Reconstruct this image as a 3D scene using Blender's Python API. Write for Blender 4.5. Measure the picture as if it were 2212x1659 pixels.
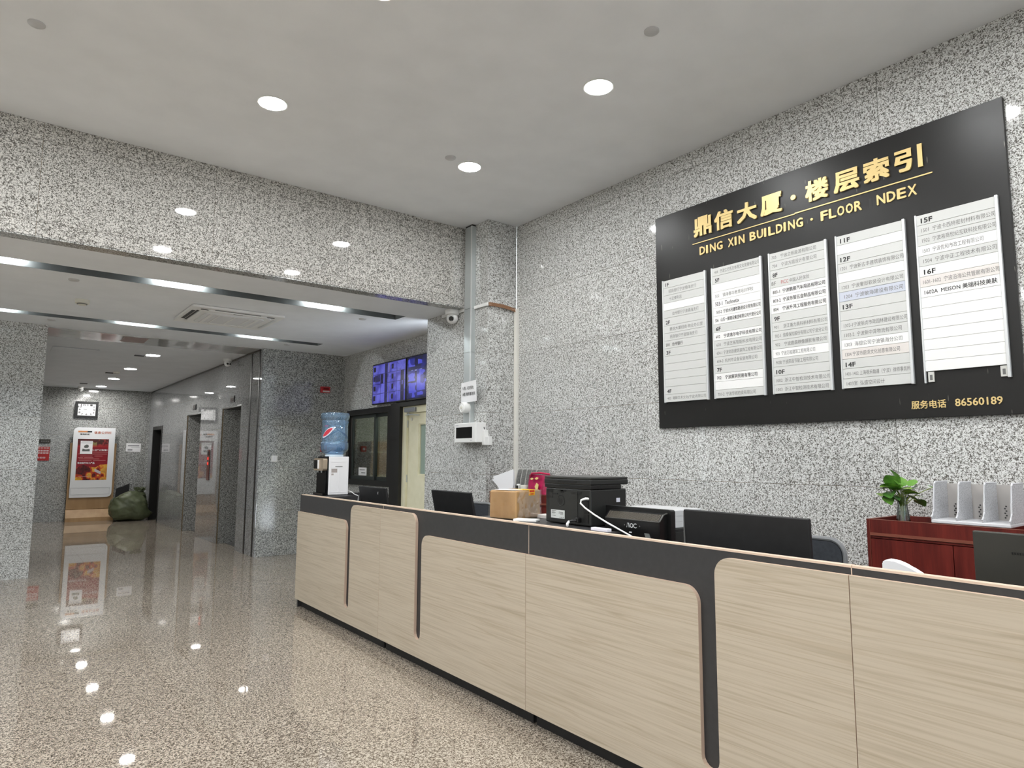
import bpy, bmesh, math, random
from mathutils import Vector, Matrix
random.seed(7)
PI = math.pi
for o in list(bpy.data.objects): bpy.data.objects.remove(o)
sc = bpy.context.scene
COL = sc.collection
# ------------------------------------------------------------------ camera
cd = bpy.data.cameras.new('camera'); cam = bpy.data.objects.new('camera', cd); COL.objects.link(cam)
cd.sensor_width = 36.0; cd.lens = 23.515; cd.clip_start = .05; cd.clip_end = 300
R = ((0.7904, -0.6125, 0.0042), (0.0698, 0.0832, -0.9941), (0.6085, 0.7861, 0.1085))
m = Matrix(((R[0][0], -R[1][0], -R[2][0]), (R[0][1], -R[1][1], -R[2][1]), (R[0][2], -R[1][2], -R[2][2])))
cam.matrix_world = Matrix.Translation((0, 0, 1.5)) @ m.to_4x4()
sc.camera = cam
# ------------------------------------------------------------------ world, exposure
w = bpy.data.worlds.new('overcast_sky'); sc.world = w; w.use_nodes = True
bg = w.node_tree.nodes['Background']; bg.inputs[0].default_value = (.86, .93, 1.0, 1); bg.inputs[1].default_value = 2.3
sc.view_settings.view_transform = 'Standard'; sc.view_settings.look = 'None'
sc.view_settings.gamma = 1; sc.view_settings.use_curve_mapping = False
sc.view_settings.exposure = 1.62
HALL_LAMP = 74.0; LOBBY_LAMP = 72.0; TUBE = 95.0

# ------------------------------------------------------------------ helpers
def lin(r, g=None, b=None):
    if g is None: g = b = r
    f = lambda c: (c/255/12.92) if c/255 <= .04045 else ((c/255+.055)/1.055)**2.4
    return (f(r), f(g), f(b), 1)
MATS = {}
def mat(name, col=(.5, .5, .5, 1), rough=.5, metal=0, spec=.5, emit=None, estr=1, trans=0, coat=0, alpha=1):
    if name in MATS: return MATS[name]
    M = bpy.data.materials.new(name); M.use_nodes = True; MATS[name] = M
    p = M.node_tree.nodes['Principled BSDF']
    p.inputs['Base Color'].default_value = col; p.inputs['Roughness'].default_value = rough
    p.inputs['Metallic'].default_value = metal; p.inputs['Specular IOR Level'].default_value = spec
    p.inputs['Coat Weight'].default_value = coat; p.inputs['Transmission Weight'].default_value = trans
    if emit: p.inputs['Emission Color'].default_value = emit; p.inputs['Emission Strength'].default_value = estr
    return M
def nodes(M): return M.node_tree.nodes, M.node_tree.links, M.node_tree.nodes['Principled BSDF']
def grain(name, c1, c2, scale, rough=.5, stretch=(1, 1, 1), amt=.5, detail=3, spec=.5, bump=0, metal=0, lo=.35, hi=.65):
    """plain coloured material with a noise blend of two close colours"""
    M = mat(name, c1, rough, metal, spec); N, L, p = nodes(M)
    tc = N.new('ShaderNodeTexCoord'); mp = N.new('ShaderNodeMapping'); mp.inputs['Scale'].default_value = stretch
    nz = N.new('ShaderNodeTexNoise'); nz.inputs['Scale'].default_value = scale; nz.inputs['Detail'].default_value = detail
    cr = N.new('ShaderNodeValToRGB'); cr.color_ramp.elements[0].color = c1; cr.color_ramp.elements[1].color = c2
    cr.color_ramp.elements[0].position = lo; cr.color_ramp.elements[1].position = hi
    L.new(tc.outputs['Object'], mp.inputs[0]); L.new(mp.outputs[0], nz.inputs['Vector']); L.new(nz.outputs['Fac'], cr.inputs[0])
    L.new(cr.outputs[0], p.inputs['Base Color'])
    if bump:
        b = N.new('ShaderNodeBump'); b.inputs['Strength'].default_value = bump; b.inputs['Distance'].default_value = .004
        L.new(nz.outputs['Fac'], b.inputs['Height']); L.new(b.outputs[0], p.inputs['Normal'])
    return M
def granite(name, light, dark, scale, thr, rough, mid=None, spec=.5, width=.035, var=.08, ior=1.5):
    """polished granite: dark worm-like mineral specks in a pale ground, offset piece by piece"""
    M = mat(name, light, rough, 0, spec); N, L, p = nodes(M)
    g = N.new('ShaderNodeNewGeometry'); oi = N.new('ShaderNodeObjectInfo')
    mu = N.new('ShaderNodeVectorMath'); mu.operation = 'SCALE'; mu.inputs[0].default_value = (37.3, 19.7, 51.1); L.new(oi.outputs['Random'], mu.inputs['Scale'])
    ad = N.new('ShaderNodeVectorMath'); ad.operation = 'ADD'; L.new(g.outputs['Position'], ad.inputs[0]); L.new(mu.outputs[0], ad.inputs[1])
    n1 = N.new('ShaderNodeTexNoise'); n1.inputs['Scale'].default_value = scale; n1.inputs['Detail'].default_value = 2.2; n1.inputs['Roughness'].default_value = .55; n1.inputs['Distortion'].default_value = 1.1
    n2 = N.new('ShaderNodeTexNoise'); n2.inputs['Scale'].default_value = scale*.45; n2.inputs['Detail'].default_value = 2
    for n in (n1, n2): L.new(ad.outputs[0], n.inputs['Vector'])
    a = N.new('ShaderNodeMath'); a.operation = 'MULTIPLY_ADD'; a.inputs[1].default_value = .35; L.new(n2.outputs['Fac'], a.inputs[0]); L.new(n1.outputs['Fac'], a.inputs[2])
    cr = N.new('ShaderNodeValToRGB'); e = cr.color_ramp.elements
    e[0].position = thr+.175-width; e[0].color = dark; e[1].position = thr+.175+width; e[1].color = light
    if mid:
        x = cr.color_ramp.elements.new(thr+.175); x.color = mid
        x = cr.color_ramp.elements.new(min(.99, thr+.175+width+.12)); x.color = tuple(min(1, c*1.10) for c in light[:3])+(1,)
    L.new(a.outputs[0], cr.inputs[0])
    # each slab is a touch lighter or darker than its neighbour
    mr = N.new('ShaderNodeMapRange'); mr.inputs['To Min'].default_value = 1-var; mr.inputs['To Max'].default_value = 1+var*.6; L.new(oi.outputs['Random'], mr.inputs['Value'])
    mx = N.new('ShaderNodeVectorMath'); mx.operation = 'SCALE'; L.new(cr.outputs[0], mx.inputs[0]); L.new(mr.outputs[0], mx.inputs['Scale'])
    L.new(mx.outputs[0], p.inputs['Base Color'])
    p.inputs['IOR'].default_value = ior
    return M
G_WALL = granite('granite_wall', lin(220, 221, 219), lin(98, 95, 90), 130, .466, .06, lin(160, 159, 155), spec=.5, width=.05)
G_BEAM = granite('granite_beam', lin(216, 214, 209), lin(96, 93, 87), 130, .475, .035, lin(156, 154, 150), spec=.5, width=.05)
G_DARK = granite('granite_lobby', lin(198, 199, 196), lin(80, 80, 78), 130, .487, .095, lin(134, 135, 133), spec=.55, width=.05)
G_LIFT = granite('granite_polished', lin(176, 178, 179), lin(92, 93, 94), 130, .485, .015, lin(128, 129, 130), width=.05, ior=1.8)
G_FLOOR = granite('granite_floor', lin(190, 180, 166), lin(82, 72, 61), 150, .49, .024, lin(134, 122, 108), spec=.5, var=.05, width=.05, ior=1.55)
JOINT = mat('joint', lin(120, 106, 84), .8)
PAINT = grain('ceiling_paint', lin(239, 241, 243), lin(234, 236, 238), 3, .85, spec=.2)
PAINT2 = grain('lower_ceiling_paint', lin(236, 239, 243), lin(231, 234, 238), 3, .85, spec=.2)
WHITE = mat('white_plastic', lin(236, 236, 234), .35)
OFFW = mat('offwhite_plastic', lin(222, 220, 208), .4)
BLACK = mat('black_plastic', lin(22, 22, 22), .35)
MBLACK = grain('matt_black', lin(30, 30, 31), lin(24, 24, 25), 20, .55)
FASCIA = grain('charcoal_laminate', lin(58, 58, 59), lin(54, 54, 55), 30, .42)
DKFR = mat('dark_frame', lin(26, 25, 24), .4)
METAL = mat('galvanised', lin(196, 202, 202), .35, .55)
ALU = mat('aluminium', lin(226, 228, 228), .28, .35)
GOLD = mat('gold_letter', lin(232, 205, 142), .38, .3)
INK = mat('black_ink', lin(52, 52, 52), .7)
INKG = mat('grey_ink', lin(112, 112, 110), .7)
INKR = mat('red_ink', lin(186, 84, 84), .7)
PAPER = mat('paper', lin(244, 244, 246), .8)
RED = mat('red_plastic', lin(176, 28, 34), .35)
BAND = mat('edge_band', lin(214, 192, 172), .55)

def T(*a): return Vector(a)
class MB:
    def __init__(s): s.bm = bmesh.new()
    def box(s, x0, x1, y0, y1, z0, z1, bev=0, seg=2, mi=0):
        r = bmesh.ops.create_cube(s.bm, size=1)
        M = Matrix.Translation(((x0+x1)/2, (y0+y1)/2, (z0+z1)/2)) @ Matrix.Diagonal((abs(x1-x0), abs(y1-y0), abs(z1-z0), 1))
        bmesh.ops.transform(s.bm, matrix=M, verts=r['verts'])
        fs = set(f for v in r['verts'] for f in v.link_faces)
        for f in fs: f.material_index = mi
        if bev:
            es = list(set(e for v in r['verts'] for e in v.link_edges))
            bmesh.ops.bevel(s.bm, geom=es, offset=bev, segments=seg, affect='EDGES', profile=.5)
        return s
    def prism(s, pts, axis, a, b, mi_side=0, mi_cap=0):
        """pts: 2D outline; axis 'x','y' or 'z': extruded from a to b. 2D order: x->(y,z), y->(x,z), z->(x,y)"""
        def P(p, t):
            return {'x': (t, p[0], p[1]), 'y': (p[0], t, p[1]), 'z': (p[0], p[1], t)}[axis]
        A = [s.bm.verts.new(P(p, a)) for p in pts]; B = [s.bm.verts.new(P(p, b)) for p in pts]
        f1 = s.bm.faces.new(A); f2 = s.bm.faces.new(B[::-1]); f1.material_index = f2.material_index = mi_cap
        n = len(pts)
        for i in range(n):
            f = s.bm.faces.new((A[i], B[i], B[(i+1) % n], A[(i+1) % n])); f.material_index = mi_side
        return s
    def cyl(s, p0, p1, r0, r1=None, n=16, cap=True):
        r1 = r0 if r1 is None else r1; p0 = Vector(p0); p1 = Vector(p1); d = (p1-p0)
        r = bmesh.ops.create_cone(s.bm, cap_ends=cap, segments=n, radius1=r0, radius2=max(r1, 1e-5), depth=d.length)
        M = Matrix.Translation((p0+p1)/2) @ d.to_track_quat('Z', 'Y').to_matrix().to_4x4()
        bmesh.ops.transform(s.bm, matrix=M, verts=r['verts']); return s
    def lathe(s, prof, c=(0, 0, 0), n=28, axis='z', cap=True):
        rings = []
        for r, z in prof:
            ring = []
            for i in range(n):
                a = 2*PI*i/n; x, y = r*math.cos(a), r*math.sin(a)
                v = {'z': (x, y, z), 'x': (z, x, y), 'y': (x, z, y)}[axis]
                ring.append(s.bm.verts.new((v[0]+c[0], v[1]+c[1], v[2]+c[2])))
            rings.append(ring)
        for a, b in zip(rings, rings[1:]):
            for i in range(n): s.bm.faces.new((a[i], a[(i+1) % n], b[(i+1) % n], b[i]))
        if cap:
            if prof[0][0] > 1e-4: s.bm.faces.new(rings[0][::-1])
            if prof[-1][0] > 1e-4: s.bm.faces.new(rings[-1])
        return s
    def tube(s, pts, r, n=8, flat=1.0):
        pts = [Vector(p) for p in pts]; rings = []
        up = Vector((0, 0, 1))
        for i, p in enumerate(pts):
            d = (pts[min(i+1, len(pts)-1)]-pts[max(i-1, 0)]).normalized()
            u = up if abs(d.dot(up)) < .95 else Vector((1, 0, 0))
            a = d.cross(u).normalized(); b = a.cross(d).normalized()
            rr = r[i] if isinstance(r, (list, tuple)) else r
            rings.append([s.bm.verts.new(p+a*rr*math.cos(2*PI*k/n)+b*rr*flat*math.sin(2*PI*k/n)) for k in range(n)])
        for A, B in zip(rings, rings[1:]):
            for k in range(n): s.bm.faces.new((A[k], A[(k+1) % n], B[(k+1) % n], B[k]))
        s.bm.faces.new(rings[0][::-1]); s.bm.faces.new(rings[-1]); return s
    def quad(s, *p):
        s.bm.faces.new([s.bm.verts.new(q) for q in p]); return s
    def tf(s, M): bmesh.ops.transform(s.bm, matrix=M, verts=s.bm.verts[:]); return s
    def mesh(s, name, mats, smooth=False):
        bmesh.ops.recalc_face_normals(s.bm, faces=s.bm.faces[:])
        me = bpy.data.meshes.new(name); s.bm.to_mesh(me); s.bm.free()
        for M in (mats if isinstance(mats, (list, tuple)) else [mats]): me.materials.append(M)
        if smooth:
            me.shade_smooth()
            try: me.set_sharp_from_angle(angle=math.radians(38))
            except Exception: pass
        return me
    def obj(s, name, mats, parent=None, smooth=False, **k):
        return link(name, s.mesh(name, mats, smooth), parent, **k)
def link(name, me, parent=None, loc=None, rotz=None, label=None, cat=None, group=None, kind=None):
    o = bpy.data.objects.new(name, me); COL.objects.link(o)
    if parent is not None: o.parent = parent
    if loc is not None: o.location = loc
    if rotz is not None: o.rotation_euler = (0, 0, rotz)
    return tag(o, label, cat, group, kind)
def tag(o, label=None, cat=None, group=None, kind=None):
    if label: o['label'] = label
    if cat: o['category'] = cat
    if group: o['group'] = group
    if kind: o['kind'] = kind
    return o
def thing(name, label, cat, loc=(0, 0, 0), rotz=0, group=None):
    return link(name, None, None, loc, rotz, label, cat, group)
FACE_L = -PI/2      # built facing local -Y, turned to face world -X (viewer's right = world -Y)

def text_mesh(body, mats, box=None, y=0, depth=.0006, bold=0, res=2, name='lettering', shear=0):
    """text in the local XZ plane, reading along +X, seen from -Y; box = (x0,x1,z0,z1) it is fitted to"""
    c = bpy.data.curves.new('t', 'FONT'); c.body = body; c.size = 1; c.resolution_u = res; c.shear = shear
    o = bpy.data.objects.new('t', c); COL.objects.link(o)
    bpy.context.view_layer.update()
    dg = bpy.context.evaluated_depsgraph_get()
    me = bpy.data.meshes.new_from_object(o.evaluated_get(dg)); me.name = name
    bpy.data.objects.remove(o); bpy.data.curves.remove(c)
    xs = [v.co.x for v in me.vertices]; ys = [v.co.y for v in me.vertices]
    x0, x1, y0, y1 = min(xs), max(xs), min(ys), max(ys)
    bx = box; sx = (bx[1]-bx[0])/(x1-x0); sz = (bx[3]-bx[2])/(y1-y0)
    for v in me.vertices:
        v.co = (bx[0]+(v.co.x-x0)*sx, y, bx[2]+(v.co.y-y0)*sz)
    bm = bmesh.new(); bm.from_mesh(me)
    if bold:                                   # heavier strokes: the glyph laid over itself, slightly shifted
        src = bm.faces[:]; bx_, bz_ = bold*.9*sx, bold*.9*sz
        for q_, (dx, dz) in enumerate(((bx_, 0), (-bx_, 0), (0, bz_), (0, -bz_))+(((bx_, bz_), (-bx_, bz_), (bx_, -bz_), (-bx_, -bz_)) if bold > .03 else ())):
            r = bmesh.ops.duplicate(bm, geom=src)
            bmesh.ops.translate(bm, vec=(dx, -.00013*(q_+1), dz), verts=[g for g in r['geom'] if isinstance(g, bmesh.types.BMVert)])
    bmesh.ops.recalc_face_normals(bm, faces=bm.faces[:])
    if depth > .001:
        r = bmesh.ops.extrude_face_region(bm, geom=bm.faces[:])
        bmesh.ops.translate(bm, vec=(0, -depth, 0), verts=[g for g in r['geom'] if isinstance(g, bmesh.types.BMVert)])
        bmesh.ops.recalc_face_normals(bm, faces=bm.faces[:])
    bm.to_mesh(me); bm.free(); me.materials.clear(); me.materials.append(mats)
    return me
def text(parent, body, box, y, M, depth=.0006, bold=0, name='lettering', **k):
    return link(name, text_mesh(body, M, box, y, depth, bold), parent, **k)
def picture(name, box, y, nx, ny, fn, M, parent):
    """flat printed picture: a grid of small coloured faces"""
    x0, x1, z0, z1 = box; vs = []; fs = []; cols = []
    for j in range(ny+1):
        for i in range(nx+1): vs.append((x0+(x1-x0)*i/nx, y, z0+(z1-z0)*j/ny))
    for j in range(ny):
        for i in range(nx):
            a = j*(nx+1)+i; fs.append((a, a+1, a+nx+2, a+nx+1))
            c = fn((i+.5)/nx, 1-(j+.5)/ny); cols += list(c[:3])+[1, ]
            cols += list(c[:3])+[1]; cols += list(c[:3])+[1]; cols += list(c[:3])+[1]
    me = bpy.data.meshes.new(name); me.from_pydata(vs, [], fs); me.materials.append(M)
    at = me.color_attributes.new('Col', 'FLOAT_COLOR', 'CORNER'); at.data.foreach_set('color', cols)
    return link(name, me, parent)
def attr_mat(name, rough=.5, emit=0, spec=.4):
    M = mat(name, (1, 1, 1, 1), rough, 0, spec); N, L, p = nodes(M)
    a = N.new('ShaderNodeAttribute'); a.attribute_name = 'Col'
    if emit:
        p.inputs['Base Color'].default_value = (.01, .01, .01, 1)
        L.new(a.outputs['Color'], p.inputs['Emission Color']); p.inputs['Emission Strength'].default_value = emit
    else: L.new(a.outputs['Color'], p.inputs['Base Color'])
    return M
def glass_mat(name, tint, gloss=.08, rough=.02, body=0, bodycol=(1, 1, 1, 1), edge=.9):
    M = bpy.data.materials.new(name); M.use_nodes = True; N = M.node_tree.nodes; L = M.node_tree.links; N.clear()
    out = N.new('ShaderNodeOutputMaterial'); tr = N.new('ShaderNodeBsdfTransparent'); tr.inputs[0].default_value = tint
    gl = N.new('ShaderNodeBsdfGlossy'); gl.inputs['Roughness'].default_value = rough
    lw = N.new('ShaderNodeLayerWeight'); lw.inputs[0].default_value = .25
    mr = N.new('ShaderNodeMapRange'); mr.inputs['To Min'].default_value = gloss; mr.inputs['To Max'].default_value = edge
    mx = N.new('ShaderNodeMixShader'); L.new(lw.outputs['Fresnel'], mr.inputs[0]); L.new(mr.outputs[0], mx.inputs[0]); L.new(gl.outputs[0], mx.inputs[2])
    if body:
        df = N.new('ShaderNodeBsdfDiffuse'); df.inputs[0].default_value = bodycol
        m2 = N.new('ShaderNodeMixShader'); m2.inputs[0].default_value = body
        L.new(tr.outputs[0], m2.inputs[1]); L.new(df.outputs[0], m2.inputs[2]); L.new(m2.outputs[0], mx.inputs[1])
    else: L.new(tr.outputs[0], mx.inputs[1])
    L.new(mx.outputs[0], out.inputs[0]); return M
def rrect(x0, x1, z0, z1, r, n=6, corners=(1, 1, 1, 1)):
    """outline, corners: bottom-left, bottom-right, top-right, top-left"""
    P = []
    for k, (cx, cz, a0) in enumerate(((x0+r, z0+r, PI), (x1-r, z0+r, 1.5*PI), (x1-r, z1-r, 0), (x0+r, z1-r, .5*PI))):
        if corners[k]:
            for i in range(n+1): a = a0+.5*PI*i/n; P.append((cx+r*math.cos(a), cz+r*math.sin(a)))
        else: P.append(((x0, z0), (x1, z0), (x1, z1), (x0, z1))[k])
    return P

# ------------------------------------------------------------------ granite-clad walls
def subtract(r, h):
    u0, u1, z0, z1 = r; a0, a1, b0, b1 = h
    if a0 >= u1 or a1 <= u0 or b0 >= z1 or b1 <= z0: return [r]
    out = []
    if a0 > u0: out.append((u0, a0, z0, z1))
    if a1 < u1: out.append((a1, u1, z0, z1))
    m0, m1 = max(u0, a0), min(u1, a1)
    if b0 > z0: out.append((m0, m1, z0, b0))
    if b1 < z1: out.append((m0, m1, b1, z1))
    return out
def cut(rects, holes):
    for h in holes: rects = [q for r in rects for q in subtract(r, h)]
    return [r for r in rects if r[1]-r[0] > .004 and r[3]-r[2] > .004]
PANEL = {}
SEAMS = [.03+.645*k for k in range(7)]
def granite_wall(name, loc, rotz, length, z0, z1, M, holes=(), tw=1.0, off=0, thick=.12, seams=SEAMS, gap=.0014, panel=True):
    mb = MB()
    for r in cut([(.03, length-.03, z0, z1)], holes): mb.box(r[0], r[1], .006, thick, r[2], r[3])
    root = mb.obj(name, JOINT, loc=loc, rotz=rotz, kind='structure')
    if not panel: return root
    us = [0]+[u for u in (off+tw*k for k in range(-1, 40)) if .05 < u < length-.05]+[length]
    zs = [z0]+[z for z in seams if z0+.04 < z < z1-.04]+[z1]
    for a, b in zip(us, us[1:]):
        for c, d in zip(zs, zs[1:]):
            for (p, q, r, s) in cut([(a, b, c, d)], holes):
                key = (round(q-p, 4), round(s-r, 4), M.name)
                if key not in PANEL:
                    PANEL[key] = MB().box(gap, q-p-gap, 0, .02, gap, s-r-gap).mesh('granite_panel', M)
                link('granite_panel', PANEL[key], root, loc=(p, 0, r))
    return root
XW, XC, YB, ZC, ZL = 4.44, 4.05, 6.07, 4.04, 3.145
XT = 4.53                                   # wall behind the monitors
YP = 10.36                                  # plane of the pillars at the lift lobby
YEND = 18.45
ang = math.atan2(3.19-3.035, 18.45-10.42)   # the lift wall runs very slightly inwards
def zl(y): return 3.14-(y-10.4)*.0105       # lobby ceiling height

# floor: polished granite slabs
fl = MB().box(-5, 4.7, -5, 18.6, -.12, -.012).obj('floor', JOINT, kind='structure')
TS = .9
fm = {}
nx0 = -.66
for i in range(6):
    x0 = nx0+i*TS; x1 = min(x0+TS, 4.66)
    for j in range(26):
        y0 = -4.9+j*TS; y1 = min(y0+TS, 18.5)
        k = (round(x1-x0, 3), round(y1-y0, 3))
        if k not in fm: fm[k] = MB().box(.0005, k[0]-.0005, .0005, k[1]-.0005, -.012, 0).mesh('floor_tile', G_FLOOR)
        link('floor_tile', fm[k], fl, loc=(x0, y0, 0))
MB().box(-5, nx0, -4.9, 18.5, -.012, 0).obj('floor_tile_field', G_FLOOR, fl, kind='stuff')

granite_wall('wall_right', (XW, 5.66, 0), FACE_L, 10.56, 0, ZC, G_WALL, off=.83)
granite_wall('wall_column_front', (XC, 5.66, 0), 0, XW-XC, 0, ZC, G_WALL, thick=.1)
granite_wall('wall_column_side', (XC, 6.9, 0), FACE_L, 1.24, 0, ZC, G_WALL, tw=1.24, thick=.1)
granite_wall('wall_beam', (-5, YB, 0), 0, 5+XC, ZL, ZC, G_BEAM, off=.15, tw=1.25, thick=.14)
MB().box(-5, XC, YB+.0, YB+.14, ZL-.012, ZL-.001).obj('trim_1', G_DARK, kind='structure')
WIN = (.24, 1.70, 1.08, 2.215); DOOR = (1.73, 3.46, 0, 2.24)
granite_wall('wall_monitor', (XT, YP, 0), FACE_L, YP-6.9, 0, 3.2, G_WALL, holes=[WIN, DOOR], off=.2, tw=.9)
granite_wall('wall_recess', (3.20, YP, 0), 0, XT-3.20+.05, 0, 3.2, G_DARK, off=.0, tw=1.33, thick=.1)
granite_wall('wall_pillar', (-5, 10.25, 0), 0, 5.465, 0, 3.2, G_WALL, off=-.15, tw=.8, thick=.1)
# lift lobby
LW = 8.085
Y0 = 10.365
lift_holes = [(LW-(12.36-Y0), LW-(11.31-Y0), 0, 2.32), (LW-(14.81-Y0), LW-(13.75-Y0), 0, 2.31), (LW-(17.98-Y0), LW-(17.0-Y0), 0, 2.18)]
granite_wall('wall_elevator', (3.035, YEND, 0), FACE_L+ang, LW, 0, 3.14, G_LIFT, holes=lift_holes, off=.2, tw=1.22, thick=.36)
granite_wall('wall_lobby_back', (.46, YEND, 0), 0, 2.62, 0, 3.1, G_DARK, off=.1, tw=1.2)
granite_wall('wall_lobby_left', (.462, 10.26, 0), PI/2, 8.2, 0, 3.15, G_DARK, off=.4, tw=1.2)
granite_wall('wall_left', (-5, -5, 0), PI/2, 15.2, 0, ZC, G_WALL, off=.4, tw=1.6)
# corner strips of the lift wall: two black shadow grooves
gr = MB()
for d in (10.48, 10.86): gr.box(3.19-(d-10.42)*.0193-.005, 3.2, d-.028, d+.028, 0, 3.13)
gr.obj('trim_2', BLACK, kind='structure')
# lift doorways: granite reveals, lintels, doors
STEEL = mat('brushed_steel', lin(150, 150, 150), .3, .9)
def doorway(n, ya, yb, zt, label):
    def X(y): return 3.19-(y-10.42)*.0193
    d = thing('elevator_doorway', label, 'elevator')
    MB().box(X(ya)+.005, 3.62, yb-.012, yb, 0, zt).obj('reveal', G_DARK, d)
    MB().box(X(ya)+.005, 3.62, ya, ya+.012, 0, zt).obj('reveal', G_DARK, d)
    MB().box(X(ya)+.03, 3.62, ya+.012, yb-.012, zt-.012, zt).obj('reveal', MBLACK, d)
    MB().box(X(ya)-.004, X(ya)+.03, ya-.01, yb+.02, zt-.005, zt+.018).obj('lintel_strip', ALU, d)
    for k in range(2):
        h = (yb-ya-.03)/2; MB().box(3.58, 3.60, ya+.015+k*h, ya+.013+(k+1)*h, .005, zt-.02).obj('door_leaf', STEEL, d)
    MB().box(3.30, 3.62, ya+.012, yb-.012, .0005, .004).obj('sill', STEEL, d)
    return d
doorway(1, 11.31, 12.36, 2.32, 'nearer elevator doorway with speckled granite reveal, right of the call panel')
doorway(2, 13.75, 14.81, 2.31, 'farther elevator doorway with granite reveal, next to the black side door')
for (y, lb) in ((11.77, 'small black floor indicator above the nearer elevator doorway'), (14.23, 'small black floor indicator above the farther elevator doorway')):
    x = 3.19-(y-10.42)*.0193
    t = thing('floor_indicator', lb, 'indicator', (x, y, 2.45), FACE_L+ang, 'elevator floor indicators')
    MB().box(-.11, .11, -.014, -.001, -.055, .055, .003).obj('housing', BLACK, t)
    MB().box(-.085, .085, -.016, -.014, -.035, .035).obj('display', mat('smoked', lin(60, 52, 50), .15), t)
t = thing('elevator_call_station', 'tall steel call button panel with red lights between the elevator doorways', 'call panel', (3.135, 13.04, 1.33), FACE_L+ang)
MB().box(-.07, .07, -.012, -.001, -.27, .28, .003).obj('plate', mat('call_plate', lin(128, 84, 78), .25, .6), t)
for z, r in ((.12, .028), (.03, .028)):
    MB().cyl((0, -.012, z), (0, -.02, z), r, r*.9, 14).obj('button', mat('lit_red', lin(120, 20, 16), .3, emit=(1, .05, .03, 1), estr=.3), t, smooth=True)
MB().box(-.05, .05, -.0135, -.0115, .17, .25).obj('display', BLACK, t)

# ceilings
mc = MB(); mc.box(-5, 4.7, -5, YB+.13, ZC, ZC+.12); mc.obj('ceiling', PAINT, kind='structure')
S1 = (6.91, 7.165); S2 = (9.40, 9.62); SX = 3.76
lc = MB(); z0, z1 = ZL, ZL+.12
for (a, b) in ((YB+.14, S1[0]), (S1[1], S2[0]), (S2[1], YP+.1)): lc.box(-5, 4.7, a, b, z0, z1)
for s in (S1, S2): lc.box(SX, 4.7, s[0], s[1], z0, z1)
lc.obj('ceiling_lower', PAINT2, kind='structure')
for n, s in enumerate((S1, S2)):
    t = thing('ceiling_light_slot', ('long recessed light slot in the lower ceiling, nearest to the beam', 'long recessed light slot in the lower ceiling, behind the air conditioner')[n], 'light', group='recessed light slots')
    SL = mat('slot_grey', lin(84, 87, 87), .6)
    MB().box(-5, SX, s[1]-.006, s[1], ZL+.001, ZL+.16).obj('side_panel', SL, t)
    MB().box(-5, SX, s[0], s[0]+.006, ZL+.001, ZL+.16).obj('side_panel', SL, t)
    MB().box(-5, SX, s[0], s[1], ZL+.16, ZL+.17).obj('top_panel', SL, t)
    MB().box(SX-.006, SX, s[0], s[1], ZL+.001, ZL+.16).obj('end_panel', SL, t)
    for c in (-4.55, -3.05, -1.6, -.1, 1.36, 2.86):
        MB().cyl((c-.20, s[1]-.05, ZL+.085), (c+.20, s[1]-.05, ZL+.085), .013, n=10).obj('tube_lamp', mat('tube', (1, 1, 1, 1), emit=(.93, .98, 1, 1), estr=TUBE), t)
# lobby ceiling (slightly falling) and mirror soffit
def sloped(name, x0, x1, y0, y1, M, dz=0, th=.1, **k):
    mb = MB(); r = mb.bm
    v = [r.verts.new((x, y, zl(y)+dz+t)) for t in (0, th) for (x, y) in ((x0, y0), (x1, y0), (x1, y1), (x0, y1))]
    for f in ((0, 1, 2, 3), (4, 5, 6, 7), (0, 1, 5, 4), (1, 2, 6, 5), (2, 3, 7, 6), (3, 0, 4, 7)): r.faces.new([v[i] for i in f])
    return mb.obj(name, M, **k)
MIR = mat('mirror_steel', lin(196, 196, 194), .12, .2)
sloped('ceiling_lobby', .3, 3.7, 11.09, 18.6, PAINT2, kind='structure')
tr = sloped('trim_3', .465, 3.187, 10.41, 11.09, MIR, dz=-.004, kind='structure')
# small dark marks and one reddish patch on the mirror strip
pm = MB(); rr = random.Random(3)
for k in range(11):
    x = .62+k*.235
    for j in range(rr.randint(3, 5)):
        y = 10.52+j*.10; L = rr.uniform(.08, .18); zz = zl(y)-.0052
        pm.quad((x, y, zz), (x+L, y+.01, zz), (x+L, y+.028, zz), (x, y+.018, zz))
pm.obj('print', mat('mirror_strip_marks', lin(78, 78, 82), .6), tr)
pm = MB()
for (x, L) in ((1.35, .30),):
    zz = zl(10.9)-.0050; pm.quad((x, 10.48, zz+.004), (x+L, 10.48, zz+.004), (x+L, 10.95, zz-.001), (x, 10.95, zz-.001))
pm.obj('print', mat('mirror_strip_reddish', lin(158, 136, 132), .4), tr)
dk = MB(); 
dk.tube([(3.181, 10.45, zl(10.45)-.012), (3.033, 18.42, zl(18.42)-.012)], .011, 4); dk.obj('trim_5', BLACK, kind='structure')

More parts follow.
